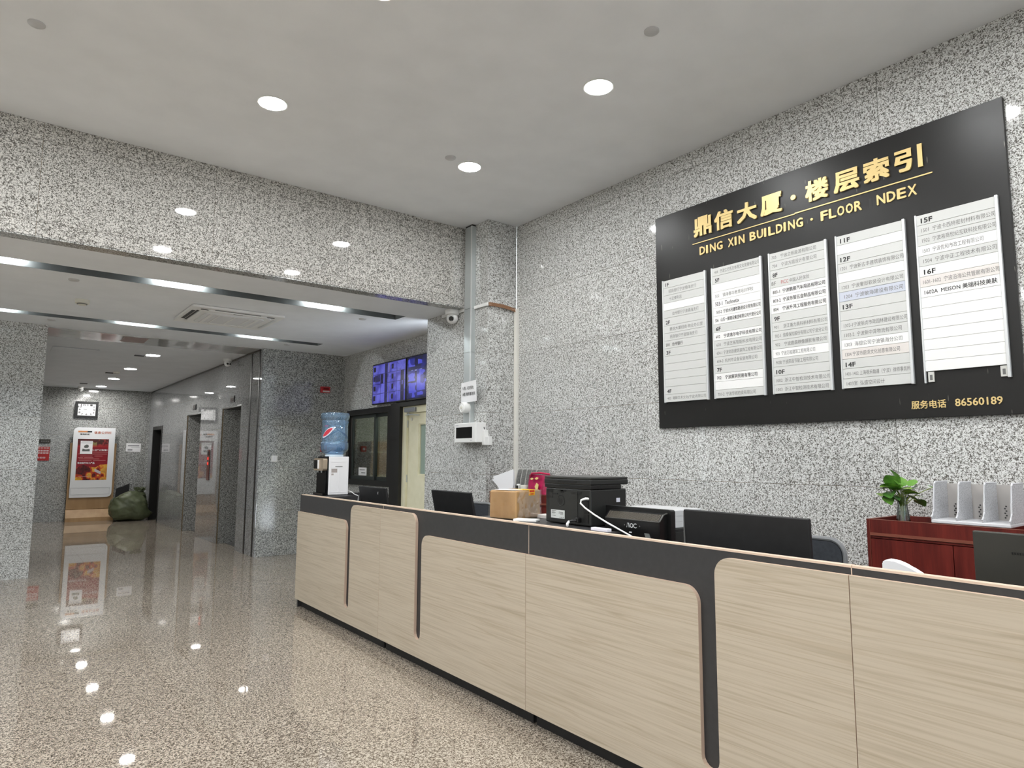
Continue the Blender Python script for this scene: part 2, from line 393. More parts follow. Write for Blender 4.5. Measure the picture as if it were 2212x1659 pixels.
# rear shop front with large panes behind the camera, and the forecourt outside
rf = MB(); rf.box(-5, 4.7, -5.0, -4.9, 3.55, ZC)
for x in (-5, -2.9, -.8, 1.3, 3.4, 4.34): rf.box(x, x+.09, -5.0, -4.9, 0, 3.55)
rf.box(-5, 4.44, -5, -4.9, 0, .06); rf.box(-5, 4.44, -5, -4.9, 2.5, 2.56)
rf.obj('wall_rear', DKFR, kind='structure')
PANE = glass_mat('window_pane', (.95, .96, .96, 1), .06)
for n, x in enumerate((-4.91, -2.81, -.71, 1.39, 3.49)):
    wd = .85 if n == 4 else 2.01
    g = MB().box(x, x+wd, -4.96, -4.95, .06, 2.5); g.box(x, x+wd, -4.96, -4.95, 2.56, 3.55)
    g.obj('window_%d' % (n+2), PANE, kind='structure')
MB().box(-30, 30, -40, -5.05, -.3, -.1).obj('ground_outside', mat('paving', lin(150, 148, 142), .9), kind='structure')
MB().box(-40, 40, -24, -23, -.1, 15).obj('sky_block_outside', mat('sky_block_grey', lin(120, 124, 128), .8), kind='structure')  # unseen block added across the forecourt to keep low sky out of the reflections
MB().box(4.6, 4.72, -5, 5.7, 0, ZC).obj('wall_outer', PAINT, kind='structure')

# ------------------------------------------------------------------ downlights and ceiling fittings
LAMPM = mat('lamp_warm', (1, 1, 1, 1), emit=(.985, .995, 1, 1), estr=HALL_LAMP)
LAMPL = mat('lamp_lobby', (1, 1, 1, 1), emit=(1, .98, .95, 1), estr=LOBBY_LAMP)
ring = MB().lathe([(.104, 0), (.108, -.003), (.104, -.007), (.096, -.006), (.094, -.002)], n=36, cap=False).mesh('trim_ring', WHITE, True)
disc = MB().cyl((0, 0, -.001), (0, 0, -.004), .094, n=36).mesh('diffuser', LAMPM)
ring2 = MB().lathe([(.108, 0), (.112, -.003), (.108, -.007), (.1, -.006), (.098, -.002)], n=30, cap=False).mesh('trim_ring', WHITE, True)
disc2 = MB().cyl((0, 0, -.001), (0, 0, -.004), .1, n=30).mesh('diffuser', LAMPL)
lamps = [((1.435, 4.70), 'round recessed downlight left of the ceiling centre, nearer the granite beam'),
         ((3.155, 4.70), 'small-looking round downlight where the ceiling runs into the column corner'),
         ((3.135, 3.09), 'round recessed downlight in front of the floor directory side'),
         ((1.50, 3.12), 'round downlight half cut by the top edge of the picture')]
for (x, y), lb in lamps:
    t = thing('downlight', lb, 'ceiling light', (x, y, ZC), 0, 'hall downlights'); link('trim_ring', ring, t); link('diffuser', disc, t)
for x in (-3.6, -2.0, -.25, 1.45, 3.14):
    for y in (4.7, 3.1, 1.5, -.1, -1.7, -3.3):
        if x > 1 and y > 3: continue
        cn = {-3.6: 'fifth', -2.0: 'fourth', -.25: 'third', 1.45: 'second', 3.14: 'first'}[x]; rn = {4.7: 'first', 3.1: 'second', 1.5: 'third', -.1: 'fourth', -1.7: 'fifth', -3.3: 'sixth'}[y]
        t = thing('downlight', 'round downlight outside the picture, %s row from the beam, %s column from the sign wall' % (rn, cn), 'ceiling light', (x, y, ZC), 0, 'hall downlights beyond the picture'); link('trim_ring', ring, t); link('diffuser', disc, t)
for (x, y), lb in (((1.975, 12.12), 'nearest of the four round lobby downlights'), ((1.945, 14.12), 'second of the four lobby downlights'), ((1.91, 16.0), 'third of the four lobby downlights, beside a grille'), ((1.885, 17.75), 'farthest lobby downlight, just before the clock wall')):
    t = thing('lobby_downlight', lb, 'ceiling light', (x, y, zl(y)), 0, 'lobby downlights'); link('trim_ring', ring2, t); link('diffuser', disc2, t)
plate = MB().lathe([(.0, -.012), (.040, -.011), (.045, -.007), (.045, 0)], n=26, cap=False).mesh('sprinkler_cover', mat('cover_grey', lin(196, 196, 196), .5), True)
for (x, y, z, lb) in ((.036, 4.66, ZC, 'round sprinkler cover at the far left of the high ceiling'), (2.95, 2.46, ZC, 'round sprinkler cover at the upper right of the high ceiling'), (2.925, 4.65, ZC, 'round sprinkler cover left of the downlight by the column'),
                      (.503, 7.40, ZL, 'sprinkler cover between light slot and left picture edge'), (3.42, 7.36, ZL, 'sprinkler cover just beyond the end of the nearer light slot'), (3.356, 9.79, ZL, 'sprinkler cover near the end of the farther light slot'), (.471, 9.80, ZL, 'sprinkler cover above the left pillar')):
    link('sprinkler_cover', plate, None, (x, y, z), 0, lb, 'sprinkler', 'sprinkler covers')
def smoke(x, y, z, lb, s=1):
    t = thing('smoke_detector', lb, 'smoke detector', (x, y, z))
    MB().lathe([(0, -.046*s), (.030*s, -.044*s), (.036*s, -.032*s), (.052*s, -.030*s), (.055*s, -.012*s), (.055*s, 0)], n=24).obj('housing', OFFW, t, smooth=True)
    MB().lathe([(.0363*s, -.040*s), (.0385*s, -.039*s), (.0385*s, -.033*s)], n=24, cap=False).obj('sensor_slot', INKG, t, smooth=True)
smoke(.657, 8.34, ZL, 'cream round smoke detector on the lower ceiling left of the air conditioner', 1.25)
smoke(1.80, 14.75, zl(14.75), 'cream smoke detector on the lobby ceiling between downlights')
for (x, y, lb) in ((1.71, 14.95, 'thin dark ceiling grille beside the lobby smoke detector'), (1.80, 12.25, 'thin dark ceiling slot left of the nearest lobby downlight'), (1.50, 17.3, 'thin dark ceiling slot above the wall clock')):
    MB().box(x-.07, x+.07, y-.05, y+.05, zl(y)-.012, zl(y)-.001, .003).obj('ceiling_grille', mat('grille_dark', lin(74, 74, 74), .6), label=lb, cat='grille', group='lobby ceiling grilles')
MB().box(.62, 1.22, 12.0, 12.6, zl(12.3)-.009, zl(12.3)-.003).obj('access_hatch', PAINT2, label='square white access hatch in the lobby ceiling', cat='hatch')

def turret(x, y, z, yaw, lb, eyes=2, s=1):
    t = thing('security_camera', lb, 'security camera', (x, y, z), yaw)
    MB().lathe([(.055*s, 0), (.055*s, -.02*s), (.05*s, -.035*s), (.04*s, -.04*s)], n=24).obj('base', WHITE, t, smooth=True)
    mb = MB(); bmesh.ops.create_uvsphere(mb.bm, u_segments=22, v_segments=14, radius=.044*s)
    mb.tf(Matrix.Translation((0, 0, -.06*s))); mb.obj('ball_housing', WHITE, t, smooth=True)
    for dx in ((-.017, .017) if eyes == 2 else (0,)):
        r = .013*s if eyes == 2 else .02*s
        MB().cyl((dx*s, -.030*s, -.068*s), (dx*s, -.046*s, -.074*s), r, r*.9, 16).obj('lens', BLACK, t, smooth=True)
    return t
turret(3.05, 11.78, zl(11.8), .2, 'white turret security camera with two eyes on the lobby ceiling near the grooves', 2, 1.25)
turret(1.52, 18.05, zl(18.0), .1, 'small turret security camera on the lobby ceiling above the clock', 2, 1.1)
t = turret(3.98, 6.24, ZL-.012, -.75, 'white turret security camera at the beam end beside the cable duct', 1, 1.5)
MB().lathe([(.026, 0), (.031, -.002), (.031, .002)], n=20, axis='y', c=(0, -.062, -.098), cap=False).obj('lens_ring', METAL, t, smooth=True)

# ceiling cassette air conditioner
t = thing('cassette_air_conditioner', 'square white cassette air conditioner set in the lower ceiling', 'air conditioner', (2.128, 8.258, ZL))
MB().prism(rrect(-.505, .505, -.5, .5, .03), 'z', -.004, -.03).obj('frame', WHITE, t)
MB().prism(rrect(-.40, .40, -.40, .40, .12), 'z', -.03, -.042).obj('inner_frame', WHITE, t)
MB().prism(rrect(-.33, .33, -.30, .30, .05), 'z', -.042, -.052).obj('intake_panel', mat('ac_panel', lin(222, 223, 224), .45), t)
for x in (-.17, 0, .17): MB().box(x-.008, x+.008, -.26, .26, -.056, -.052).obj('grille_bar', WHITE, t)
for x in (-.255, .255): MB().box(x-.02, x+.02, -.27, .27, -.056, -.052, .002).obj('grille_bar', WHITE, t)
for y in (-.27, .27): MB().box(-.275, .275, y-.012, y+.012, -.056, -.052, .002).obj('grille_bar', WHITE, t)
MB().box(-.47, -.435, -.29, .25, -.0335, -.031).obj('air_slot', BLACK, t)
MB().box(-.425, -.405, -.32, .30, -.0345, -.031).obj('air_slot', BLACK, t)
MB().box(.43, .465, -.30, .30, -.038, -.031, .003).obj('louver', ALU, t)
MB().box(-.26, .24, -.445, -.42, -.0335, -.031).obj('air_slot', mat('slot_mid', lin(110, 110, 112), .5), t)
MB().box(-.27, .27, .42, .45, -.036, -.031, .003).obj('louver', ALU, t)
for sx, a in ((-1, -.40), (1, .40)):
    mb = MB(); mb.tube([(sx*(.40-.10*math.cos(k)), -.36-.07*math.sin(k)+.02, -.0335) for k in (0.2, .6, 1.0, 1.4, 1.6)], .012, 6, .25); mb.obj('air_slot', BLACK, t)
MB().box(-.05, .05, -.385, -.375, -.044, -.042).obj('status_panel', INK, t)

# ------------------------------------------------------------------ monitor wall: window, door, screens
def frame_rect(mb, x0, x1, z0, z1, wd, y0, y1):
    mb.box(x0, x1, y0, y1, z0, z0+wd); mb.box(x0, x1, y0, y1, z1-wd, z1); mb.box(x0, x0+wd, y0, y1, z0+wd, z1-wd); mb.box(x1-wd, x1, y0, y1, z0+wd, z1-wd); return mb
wn = link('window_1', None, None, (XT, YP, 0), FACE_L, kind='structure')
frame_rect(MB(), .22, 1.715, 1.065, 2.225, .085, -.04, .06).obj('window_frame', DKFR, wn)
SASH = mat('sash_green_grey', lin(56, 62, 60), .4, .2)
frame_rect(MB(), .33, 1.16, 1.15, 2.14, .05, .005, .03).obj('sash', SASH, wn)
frame_rect(MB(), 1.10, 1.63, 1.15, 2.14, .05, .032, .055).obj('sash', SASH, wn)
IG = glass_mat('interior_glass', (.80, .86, .84, 1), .13, .02)
MB().box(.375, 1.115, .015, .019, 1.195, 2.095).obj('pane', IG, wn)
MB().box(1.145, 1.585, .042, .046, 1.195, 2.095).obj('pane', IG, wn)
nt = thing('window_note', 'small white paper note stuck to the office window glass', 'notice', (XT+.013, 9.62, 1.27), FACE_L)
MB().prism(rrect(-.14, .14, -.062, .06, .012), 'y', -.001, 0).obj('sheet', PAPER, nt)
for k, (a, b) in enumerate(((-.10, .08), (-.04, .10))): MB().box(a, b, -.0016, -.001, .018-k*.045, .03-k*.045).obj('print', INKG, nt)
# office behind the window
OW = mat('office_wall', lin(176, 180, 166), .8)
for nm, bx in (('wall_office_back', (7.6, 7.7, 6.95, 10.38, 0, 2.9)), ('wall_office_left', (4.66, 7.7, 10.38, 10.46, 0, 2.9)), ('wall_office_right', (4.66, 7.7, 6.85, 6.95, 0, 2.9)), ('ceiling_office', (4.66, 7.7, 6.9, 10.4, 2.9, 2.98)), ('floor_office', (4.70, 7.7, 6.9, 10.4, -.1, 0))):
    MB().box(*bx).obj(nm, OW, kind='structure')
MB().cyl((5.7, 8.8, 2.899), (5.7, 8.8, 2.87), .16, n=24).obj('office_fill_lamp', mat('office_fill_lamp', (1, 1, 1, 1), emit=(1, .95, .85, 1), estr=110), label='round ceiling lamp inside the office behind the window', cat='ceiling light')  # added lamp, out of view, to brighten the room seen through the panes
CARD = grain('cardboard', lin(172, 138, 98), lin(156, 122, 84), 14, .8)
for (x, y, z, a, b, c, lb) in ((4.98, 10.08, .0, .5, .56, .98, 'large cardboard carton standing low behind the office window'), (4.97, 10.06, .98, .46, .52, .42, 'cardboard carton in the middle of the stack behind the office window'), (4.96, 10.05, 1.40, .40, .46, .34, 'small cardboard carton topmost of the stack behind the office window')):
    t = thing('carton', lb, 'box', (x, y, z), .04)
    MB().box(-a/2, a/2, -b/2, b/2, 0, c-.002, .004).obj('body', CARD, t); MB().box(-a/2-.002, a/2+.002, -b/2-.002, b/2+.002, c*.45, c*.55).obj('tape', mat('tape', lin(214, 202, 172), .35), t)
t = thing('red_box', 'red box on the pale cabinet inside the office', 'box', (5.50, 10.05, 1.50))
MB().box(-.17, .17, -.15, .15, 0, .15, .008).obj('body', RED, t); MB().box(-.174, .174, -.154, .154, .15, .19, .006).obj('lid', RED, t)
t = thing('office_cabinet', 'pale cabinet inside the office behind the window', 'cabinet', (5.55, 10.08, 0))
MB().box(-.28, .28, -.26, .26, 0, 1.498, .004).obj('body', OFFW, t); MB().box(-.27, -.005, -.272, -.26, .05, 1.46, .002).obj('door', OFFW, t); MB().box(.005, .27, -.272, -.26, .05, 1.46, .002).obj('door', OFFW, t)

dr = link('door_1', None, None, (XT, YP, 0), FACE_L, kind='structure')
fb = MB(); fb.box(1.735, 2.01, -.05, .07, 0, 2.245); fb.box(2.01, 3.46, -.05, .07, 2.195, 2.27); fb.obj('outer_frame', DKFR, dr)
CREAM = grain('cream_paint', lin(238, 234, 206), lin(232, 228, 198), 8, .55)
fb = MB(); fb.box(2.01, 2.12, .0, .09, 0, 2.19); fb.box(2.12, 3.46, .0, .09, 2.10, 2.19); fb.obj('inner_frame', CREAM, dr)
lf = MB(); lf.box(2.125, 3.3, .03, .075, 0, 1.27); lf.box(2.125, 3.3, .03, .075, 1.93, 2.095); lf.box(2.125, 2.44, .03, .075, 1.27, 1.93); lf.box(2.95, 3.3, .03, .075, 1.27, 1.93)
frame_rect(lf, 2.40, 2.99, 1.235, 1.965, .02, .022, .03); lf.obj('door_leaf', CREAM, dr)
MB().box(2.44, 2.95, .05, .056, 1.27, 1.93).obj('pane', mat('door_glass', lin(150, 168, 158), .15), dr)
for z in (.4, 1.2, 1.95): MB().cyl((2.122, .02, z-.05), (2.122, .02, z+.05), .008, n=10).obj('hinge', METAL, dr)
cl = thing('door_closer', 'silver door closer with arm at the top of the cream door', 'door closer', (XT, YP-2.30, 2.14), FACE_L)
MB().box(-.21, .09, -.03, .02, -.03, .03, .006).obj('body', mat('closer_grey', lin(150, 154, 160), .35, .6), cl)
MB().tube([(-.10, -.012, -.035), (-.10, -.03, -.06), (.20, -.02, -.085)], .008, 6).obj('arm', METAL, cl)
MB().box(-.19, -.03, -.02, .0, -.075, -.062, .002).obj('bracket', METAL, cl)
MB().cyl((-.08, .028, -.125), (-.08, .022, -.125), .024, n=20).obj('round_badge', OFFW, cl)

def noise2(x, y, s=0):
    def h(i, j): return (math.sin(i*127.1+j*311.7+s*74.7)*43758.5453) % 1
    i, j = math.floor(x), math.floor(y); fx, fy = x-i, y-j; fx = fx*fx*(3-2*fx); fy = fy*fy*(3-2*fy)
    a = h(i, j)+(h(i+1, j)-h(i, j))*fx; b = h(i, j+1)+(h(i+1, j+1)-h(i, j+1))*fx
    return a+(b-a)*fy
def mixc(a, b, t): return tuple(a[k]+(b[k]-a[k])*t for k in range(3))
LB = lin(122, 124, 244); LB2 = lin(66, 60, 168); DG = lin(44, 41, 54); YL = lin(150, 140, 150)
def cctv(u, v):
    c = min(3, int(u*4)); r = min(3, int(v*4)); fx = u*4-c; fy = v*4-r
    n = noise2(u*26, v*22, 1); L = mixc(LB2, LB, min(1, .15+1.1*noise2(u*13+v*3, v*9, 2)))
    arc = fy-.16*(1-(2*fx-1)**2)*(.6 if c % 2 == 0 else .3)
    if fy < .05 or fx < .05: return mixc(L, DG, .75)
    if c == 0:
        if r == 1 and .25 < fx < .95 and .1 < fy < .8: return mixc(DG, L, .08+.2*n)
        if .12 < fx < .38 and .2 < fy < .75: return DG
        if fx > .62: return L if .1 < fy else LB2
        return mixc(L, DG, .25*n)
    if c == 1:
        if r == 1 and (fx < .35 or .55 < fx < .85): return mixc(DG, L, .1*n)
        if .52 < fx < .88: return mixc(DG, L, .12)
        return L
    if c == 2:
        if .40 < fx < .60 and .22 < fy < .70: return DG
        if fx < .12: return mixc(YL, L, .5 if r else 0)
        if arc < -.02: return mixc(L, DG, .45)
        return mixc(L, LB2, n*.6)
    if r == 0: return mixc(LB, DG, .9*abs(n-.35))
    if .48 < fx < .84: return mixc(DG, LB, .75 if (r == 2 and .62 < fx < .7 and fy < .45) else .06)
    return L
def cctv2(u, v):
    B = lin(72, 82, 236); K = lin(10, 8, 30); n = noise2(u*7, v*8, 5); n2 = noise2(u*20, v*18, 6)
    for (a, b, c, d) in ((.04, .22, .34, .58), (.28, .46, .33, .6), (.05, .24, .62, .86), (.27, .5, .58, .82), (.03, .2, .06, .24), (.14, .22, .80, .97), (.27, .42, .84, .93), (.55, .75, .3, .6), (.78, .95, .35, .6), (.55, .7, .65, .9), (.75, .95, .68, .85), (.3, .42, .1, .2)):
        if a+.03*(n-.5) < u < b+.05*(n2-.5) and c+.05*(n-.5) < v < d: return mixc(B, lin(120, 120, 250), n2*.6) if n > .22 else mixc(K, B, .4)
    if .32 < v < .345 and .12 < u < .4: return lin(170, 180, 240)
    return mixc(K, B, .5*max(0, n-.45)+.15*n2)
SCR = attr_mat('screen_picture', .2, .21)
def tv(y, fn, lb):
    t = thing('wall_monitor_screen', lb, 'monitor', (4.45, y, 2.5625), FACE_L, 'surveillance screens above the door')
    MB().box(-.515, .515, 0, .03, -.303, .303, .004).obj('bezel', BLACK, t)
    picture('screen', (-.500, .500, -.285, .288), -.001, 112, 72, fn, SCR, t)
    MB().box(-.2, .2, .03, .08, -.15, .15).obj('mount', BLACK, t)
tv(8.655, cctv, 'wall screen showing a four by four grid of bluish surveillance views')
tv(7.605, cctv2, 'wall screen with dark blue surveillance views half hidden by the column')

# red alarm, switch, call point on the recess wall
t = thing('alarm_sounder', 'red fire alarm sounder high on the granite wall left of the screens', 'alarm', (4.19, YP, 2.565))
MB().box(-.078, .078, -.05, -.001, -.05, .05, .008).obj('body', RED, t); MB().box(-.05, .065, -.053, -.05, -.04, -.015, .002).obj('strip', mat('white_strip', lin(210, 200, 196), .4), t); MB().box(-.04, .05, -.056, -.05, .0, .03, .003).obj('lens', mat('red_lens', lin(120, 10, 14), .15), t)
t = thing('light_switch', 'square white light switch on the granite wall left of the water dispenser', 'light switch', (3.43, YP, 1.459))
MB().box(-.048, .048, -.010, -.001, -.048, .048, .003).obj('plate', WHITE, t); MB().box(-.03, -.001, -.015, -.010, -.035, .035, .002).obj('rocker', PAPER, t); MB().box(.001, .03, -.015, -.010, -.035, .035, .002).obj('rocker', PAPER, t)
t = thing('call_point', 'small red fire call point on the wall partly behind the water bottle', 'alarm', (4.20, YP, 1.62))
MB().box(-.05, .05, -.03, -.001, -.05, .05, .006).obj('body', RED, t); MB().cyl((0, -.03, 0), (0, -.036, 0), .022, n=16).obj('button', PAPER, t)

# ------------------------------------------------------------------ column fittings
t = thing('cable_duct', 'tall galvanised cable duct running down the granite column from the ceiling', 'cable duct', (0, 0, 0))
for a, b in ((1.85, 2.62), (2.622, 3.10), (3.102, 4.02)): MB().box(3.995, 4.05, 5.885, 6.02, a, b, .002).obj('duct_section', METAL, t)
MB().box(3.992, 3.9945, 5.884, 5.900, 1.85, 4.02).obj('corner_edge', ALU, t)
MB().box(3.999, 4.045, 5.89, 6.015, 4.02, 4.036).obj('open_end', BLACK, t)
t = thing('cable_trunking', 'white plastic cable trunking running from the camera round the column to the corner', 'cable trunking')
MB().box(4.030, 4.049, 6.02, 6.54, 3.100, 3.135, .002).obj('run', WHITE, t)
MB().box(4.030, 4.049, 5.645, 5.884, 3.090, 3.125, .002).obj('run', WHITE, t)
MB().box(4.40, 4.438, 5.612, 5.655, .05, 3.10, .003).obj('vertical_run', mat('trunk_white', lin(232, 230, 222), .4), t)
mb = MB()
for k in range(4):
    mb.tube([(4.05+.385*i/10, 5.638-.004*math.sin(PI*i/10)-.002*k, 3.122-.010*k-.012*(i/10)**2*2.2+.006*math.sin(PI*i/10)) for i in range(11)], .0055, 6)
mb.obj('bare_cable', mat('copper_brown', lin(150, 112, 84), .4), t, smooth=True)
MB().tube([(4.05+.385*i/10, 5.634, 3.104-.018*(i/10)**2) for i in range(11)], .006, 6).obj('bare_cable', mat('cable_pink', lin(216, 196, 186), .4), t, smooth=True, label='pale cable')
t = thing('paper_sign', 'tilted white paper sign with two lines of print on the cable duct', 'sign', (3.955, 5.86, 2.185), FACE_L)
mb = MB(); mb.prism([(-.165, -.115), (.13, -.105), (.165, .115), (-.115, .100)], 'y', -.002, 0); mb.obj('sheet', PAPER, t)
text(t, '8 楼  人民保险', (-.10, .105, .022, .060), -.0026, INK, bold=.01, name='lettering'); text(t, '14楼 律师事务所', (-.122, .122, -.042, -.004), -.0026, INK, bold=.01, name='lettering')
t.rotation_euler = (.16, .0, FACE_L)
t = thing('emergency_lamp', 'round white emergency lamp head between the paper sign and the white unit', 'lamp', (3.995, 5.93, 2.02), FACE_L)
MB().lathe([(.055, 0), (.057, -.03), (.054, -.075), (.045, -.082), (.042, -.078), (.030, -.079), (.028, -.083), (0, -.084)], n=30, axis='y').obj('head', WHITE, t, smooth=True)
MB().lathe([(.018, -.0842), (.014, -.087), (0, -.0872)], n=20, axis='y', cap=False).obj('knob', OFFW, t, smooth=True)
t = thing('emergency_light_unit', 'white box-shaped unit with a black screen on the column below the duct', 'display unit', (3.995, 5.86, 1.752), FACE_L)
MB().box(-.215, .195, -.075, .0545, -.105, .102, .008).obj('housing', WHITE, t)
MB().box(-.175, .125, -.0775, -.074, -.058, .058, .001).obj('screen', mat('gloss_black', lin(14, 14, 15), .12), t)
MB().box(-.19, -.13, -.0765, -.0749, .073, .083).obj('small_print', mat('pale_print', lin(200, 200, 204), .5), t); MB().box(.09, .13, -.0765, -.0749, -.085, -.079).obj('small_print', MATS['pale_print'], t)
t = thing('wall_charger', 'white plug and socket hanging at the right of the white unit', 'socket', (4.045, 5.70, 1.72), FACE_L)
MB().box(.035, .085, -.05, .0, -.10, .06, .006).obj('adapter', WHITE, t); MB().box(.085, .15, -.045, .0, -.10, -.01, .005).obj('socket', WHITE, t); MB().tube([(.03, -.02, .07), (.045, -.03, .085), (.06, -.03, .06)], .004, 6).obj('lead', BLACK, t)

# ------------------------------------------------------------------ floor directory sign
sg = thing('directory_sign', 'large black floor directory board with gold title and five white columns', 'sign', (4.412, 2.415, 2.65), FACE_L)
BOARD = mat('sign_black', lin(30, 29, 28), .3, spec=.38); N, L, p = nodes(BOARD)
tc = N.new('ShaderNodeTexCoord'); mp = N.new('ShaderNodeMapping'); mp.inputs['Scale'].default_value = (9, 9, 1.0); nz = N.new('ShaderNodeTexNoise'); nz.inputs['Scale'].default_value = 7; nz.inputs['Detail'].default_value = 1
cr = N.new('ShaderNodeValToRGB'); cr.color_ramp.elements[0].position = .735; cr.color_ramp.elements[0].color = lin(28, 27, 26); cr.color_ramp.elements[1].position = .76; cr.color_ramp.elements[1].color = lin(104, 100, 94)
L.new(tc.outputs['Object'], mp.inputs[0]); L.new(mp.outputs[0], nz.inputs['Vector']); L.new(nz.outputs['Fac'], cr.inputs[0]); L.new(cr.outputs[0], p.inputs['Base Color'])
n2 = N.new('ShaderNodeTexNoise'); n2.inputs['Scale'].default_value = 2.5; n2.inputs['Detail'].default_value = 3; n2.inputs['Distortion'].default_value = .8; mr = N.new('ShaderNodeMapRange'); mr.inputs['To Min'].default_value = .26; mr.inputs['To Max'].default_value = .46
L.new(tc.outputs['Object'], n2.inputs['Vector']); L.new(n2.outputs['Fac'], mr.inputs[0]); L.new(mr.outputs[0], p.inputs['Roughness'])
MB().box(-1.265, 1.265, 0, .027, -.905, .905, .002).obj('board', BOARD, sg)
def SY(y): return 2.415-y
def SZ(z): return z-2.65
B = .036
for ch, a, b, z0, z1, bo in (('鼎', 3.267, 3.108, 3.283, 3.432, B), ('信', 3.07, 2.912, 3.283, 3.425, B), ('大', 2.866, 2.708, 3.285, 3.425, B), ('厦', 2.667, 2.506, 3.285, 3.425, B), ('楼', 2.318, 2.165, 3.285, 3.425, B), ('层', 2.117, 1.958, 3.285, 3.42, B), ('索', 1.919, 1.770, 3.29, 3.43, B), ('引', 1.727, 1.577, 3.292, 3.43, B)):
    text(sg, ch, (SY(a), SY(b), SZ(z0), SZ(z1)), -.001, GOLD, depth=.012, bold=bo, name='gold_character')
MB().cyl((SY(2.415), -.012, SZ(3.352)), (SY(2.415), 0, SZ(3.352)), .019, n=20).obj('gold_dot', GOLD, sg)
MB().cyl((SY(2.289), -.008, SZ(3.155)), (SY(2.289), 0, SZ(3.155)), .009, n=16).obj('gold_dot', GOLD, sg)
MB().box(SY(3.294), SY(2.411), -.006, 0, SZ(3.226), SZ(3.233)).obj('gold_line', GOLD, sg); MB().box(SY(2.411), SY(1.525), -.006, 0, SZ(3.230), SZ(3.238)).obj('gold_line', GOLD, sg)
for wd, a, b in (('DING', 3.223, 3.012), ('XIN', 2.959, 2.818), ('BUILDING', 2.77, 2.354), ('FLOOR', 2.221, 1.949), ('NDEX', 1.851, 1.618)):
    x0, x1 = SY(a), SY(b); n = len(wd); ws = [(.45 if c == 'I' else 1) for c in wd]; tot = sum(ws)+(n-1)*.28; u = (x1-x0)/tot; x = x0
    for c, q in zip(wd, ws):
        text(sg, c, (x, x+q*u if c != 'I' else x+u*.24, SZ(3.125), SZ(3.188)), -.001, GOLD, depth=.007, bold=.03, name='gold_letter'); x += (q if c != 'I' else .24)*u+.28*u+(.21*u if c == 'I' else 0)
text(sg, '服务电话', (SY(1.721), SY(1.534), SZ(1.800), SZ(1.848)), -.001, GOLD, depth=.004, bold=.02, name='gold_lettering')
text(sg, '86560189', (SY(1.486), SY(1.255), SZ(1.804), SZ(1.847)), -.001, GOLD, depth=.004, bold=.02, name='gold_lettering')
MB().box(SY(1.905), SY(1.885), -.0006, 0, SZ(3.125), SZ(3.185)).obj('glue_mark', mat('glue', lin(42, 41, 40), .6), sg)
g, wt, bl, pk = 0, 1, 2, 3
STRIP = [mat('strip_grey', lin(214, 215, 212), .38), mat('strip_white', lin(244, 244, 242), .4), mat('strip_blue', lin(204, 209, 222), .35), mat('strip_pink', lin(229, 223, 218), .4)]
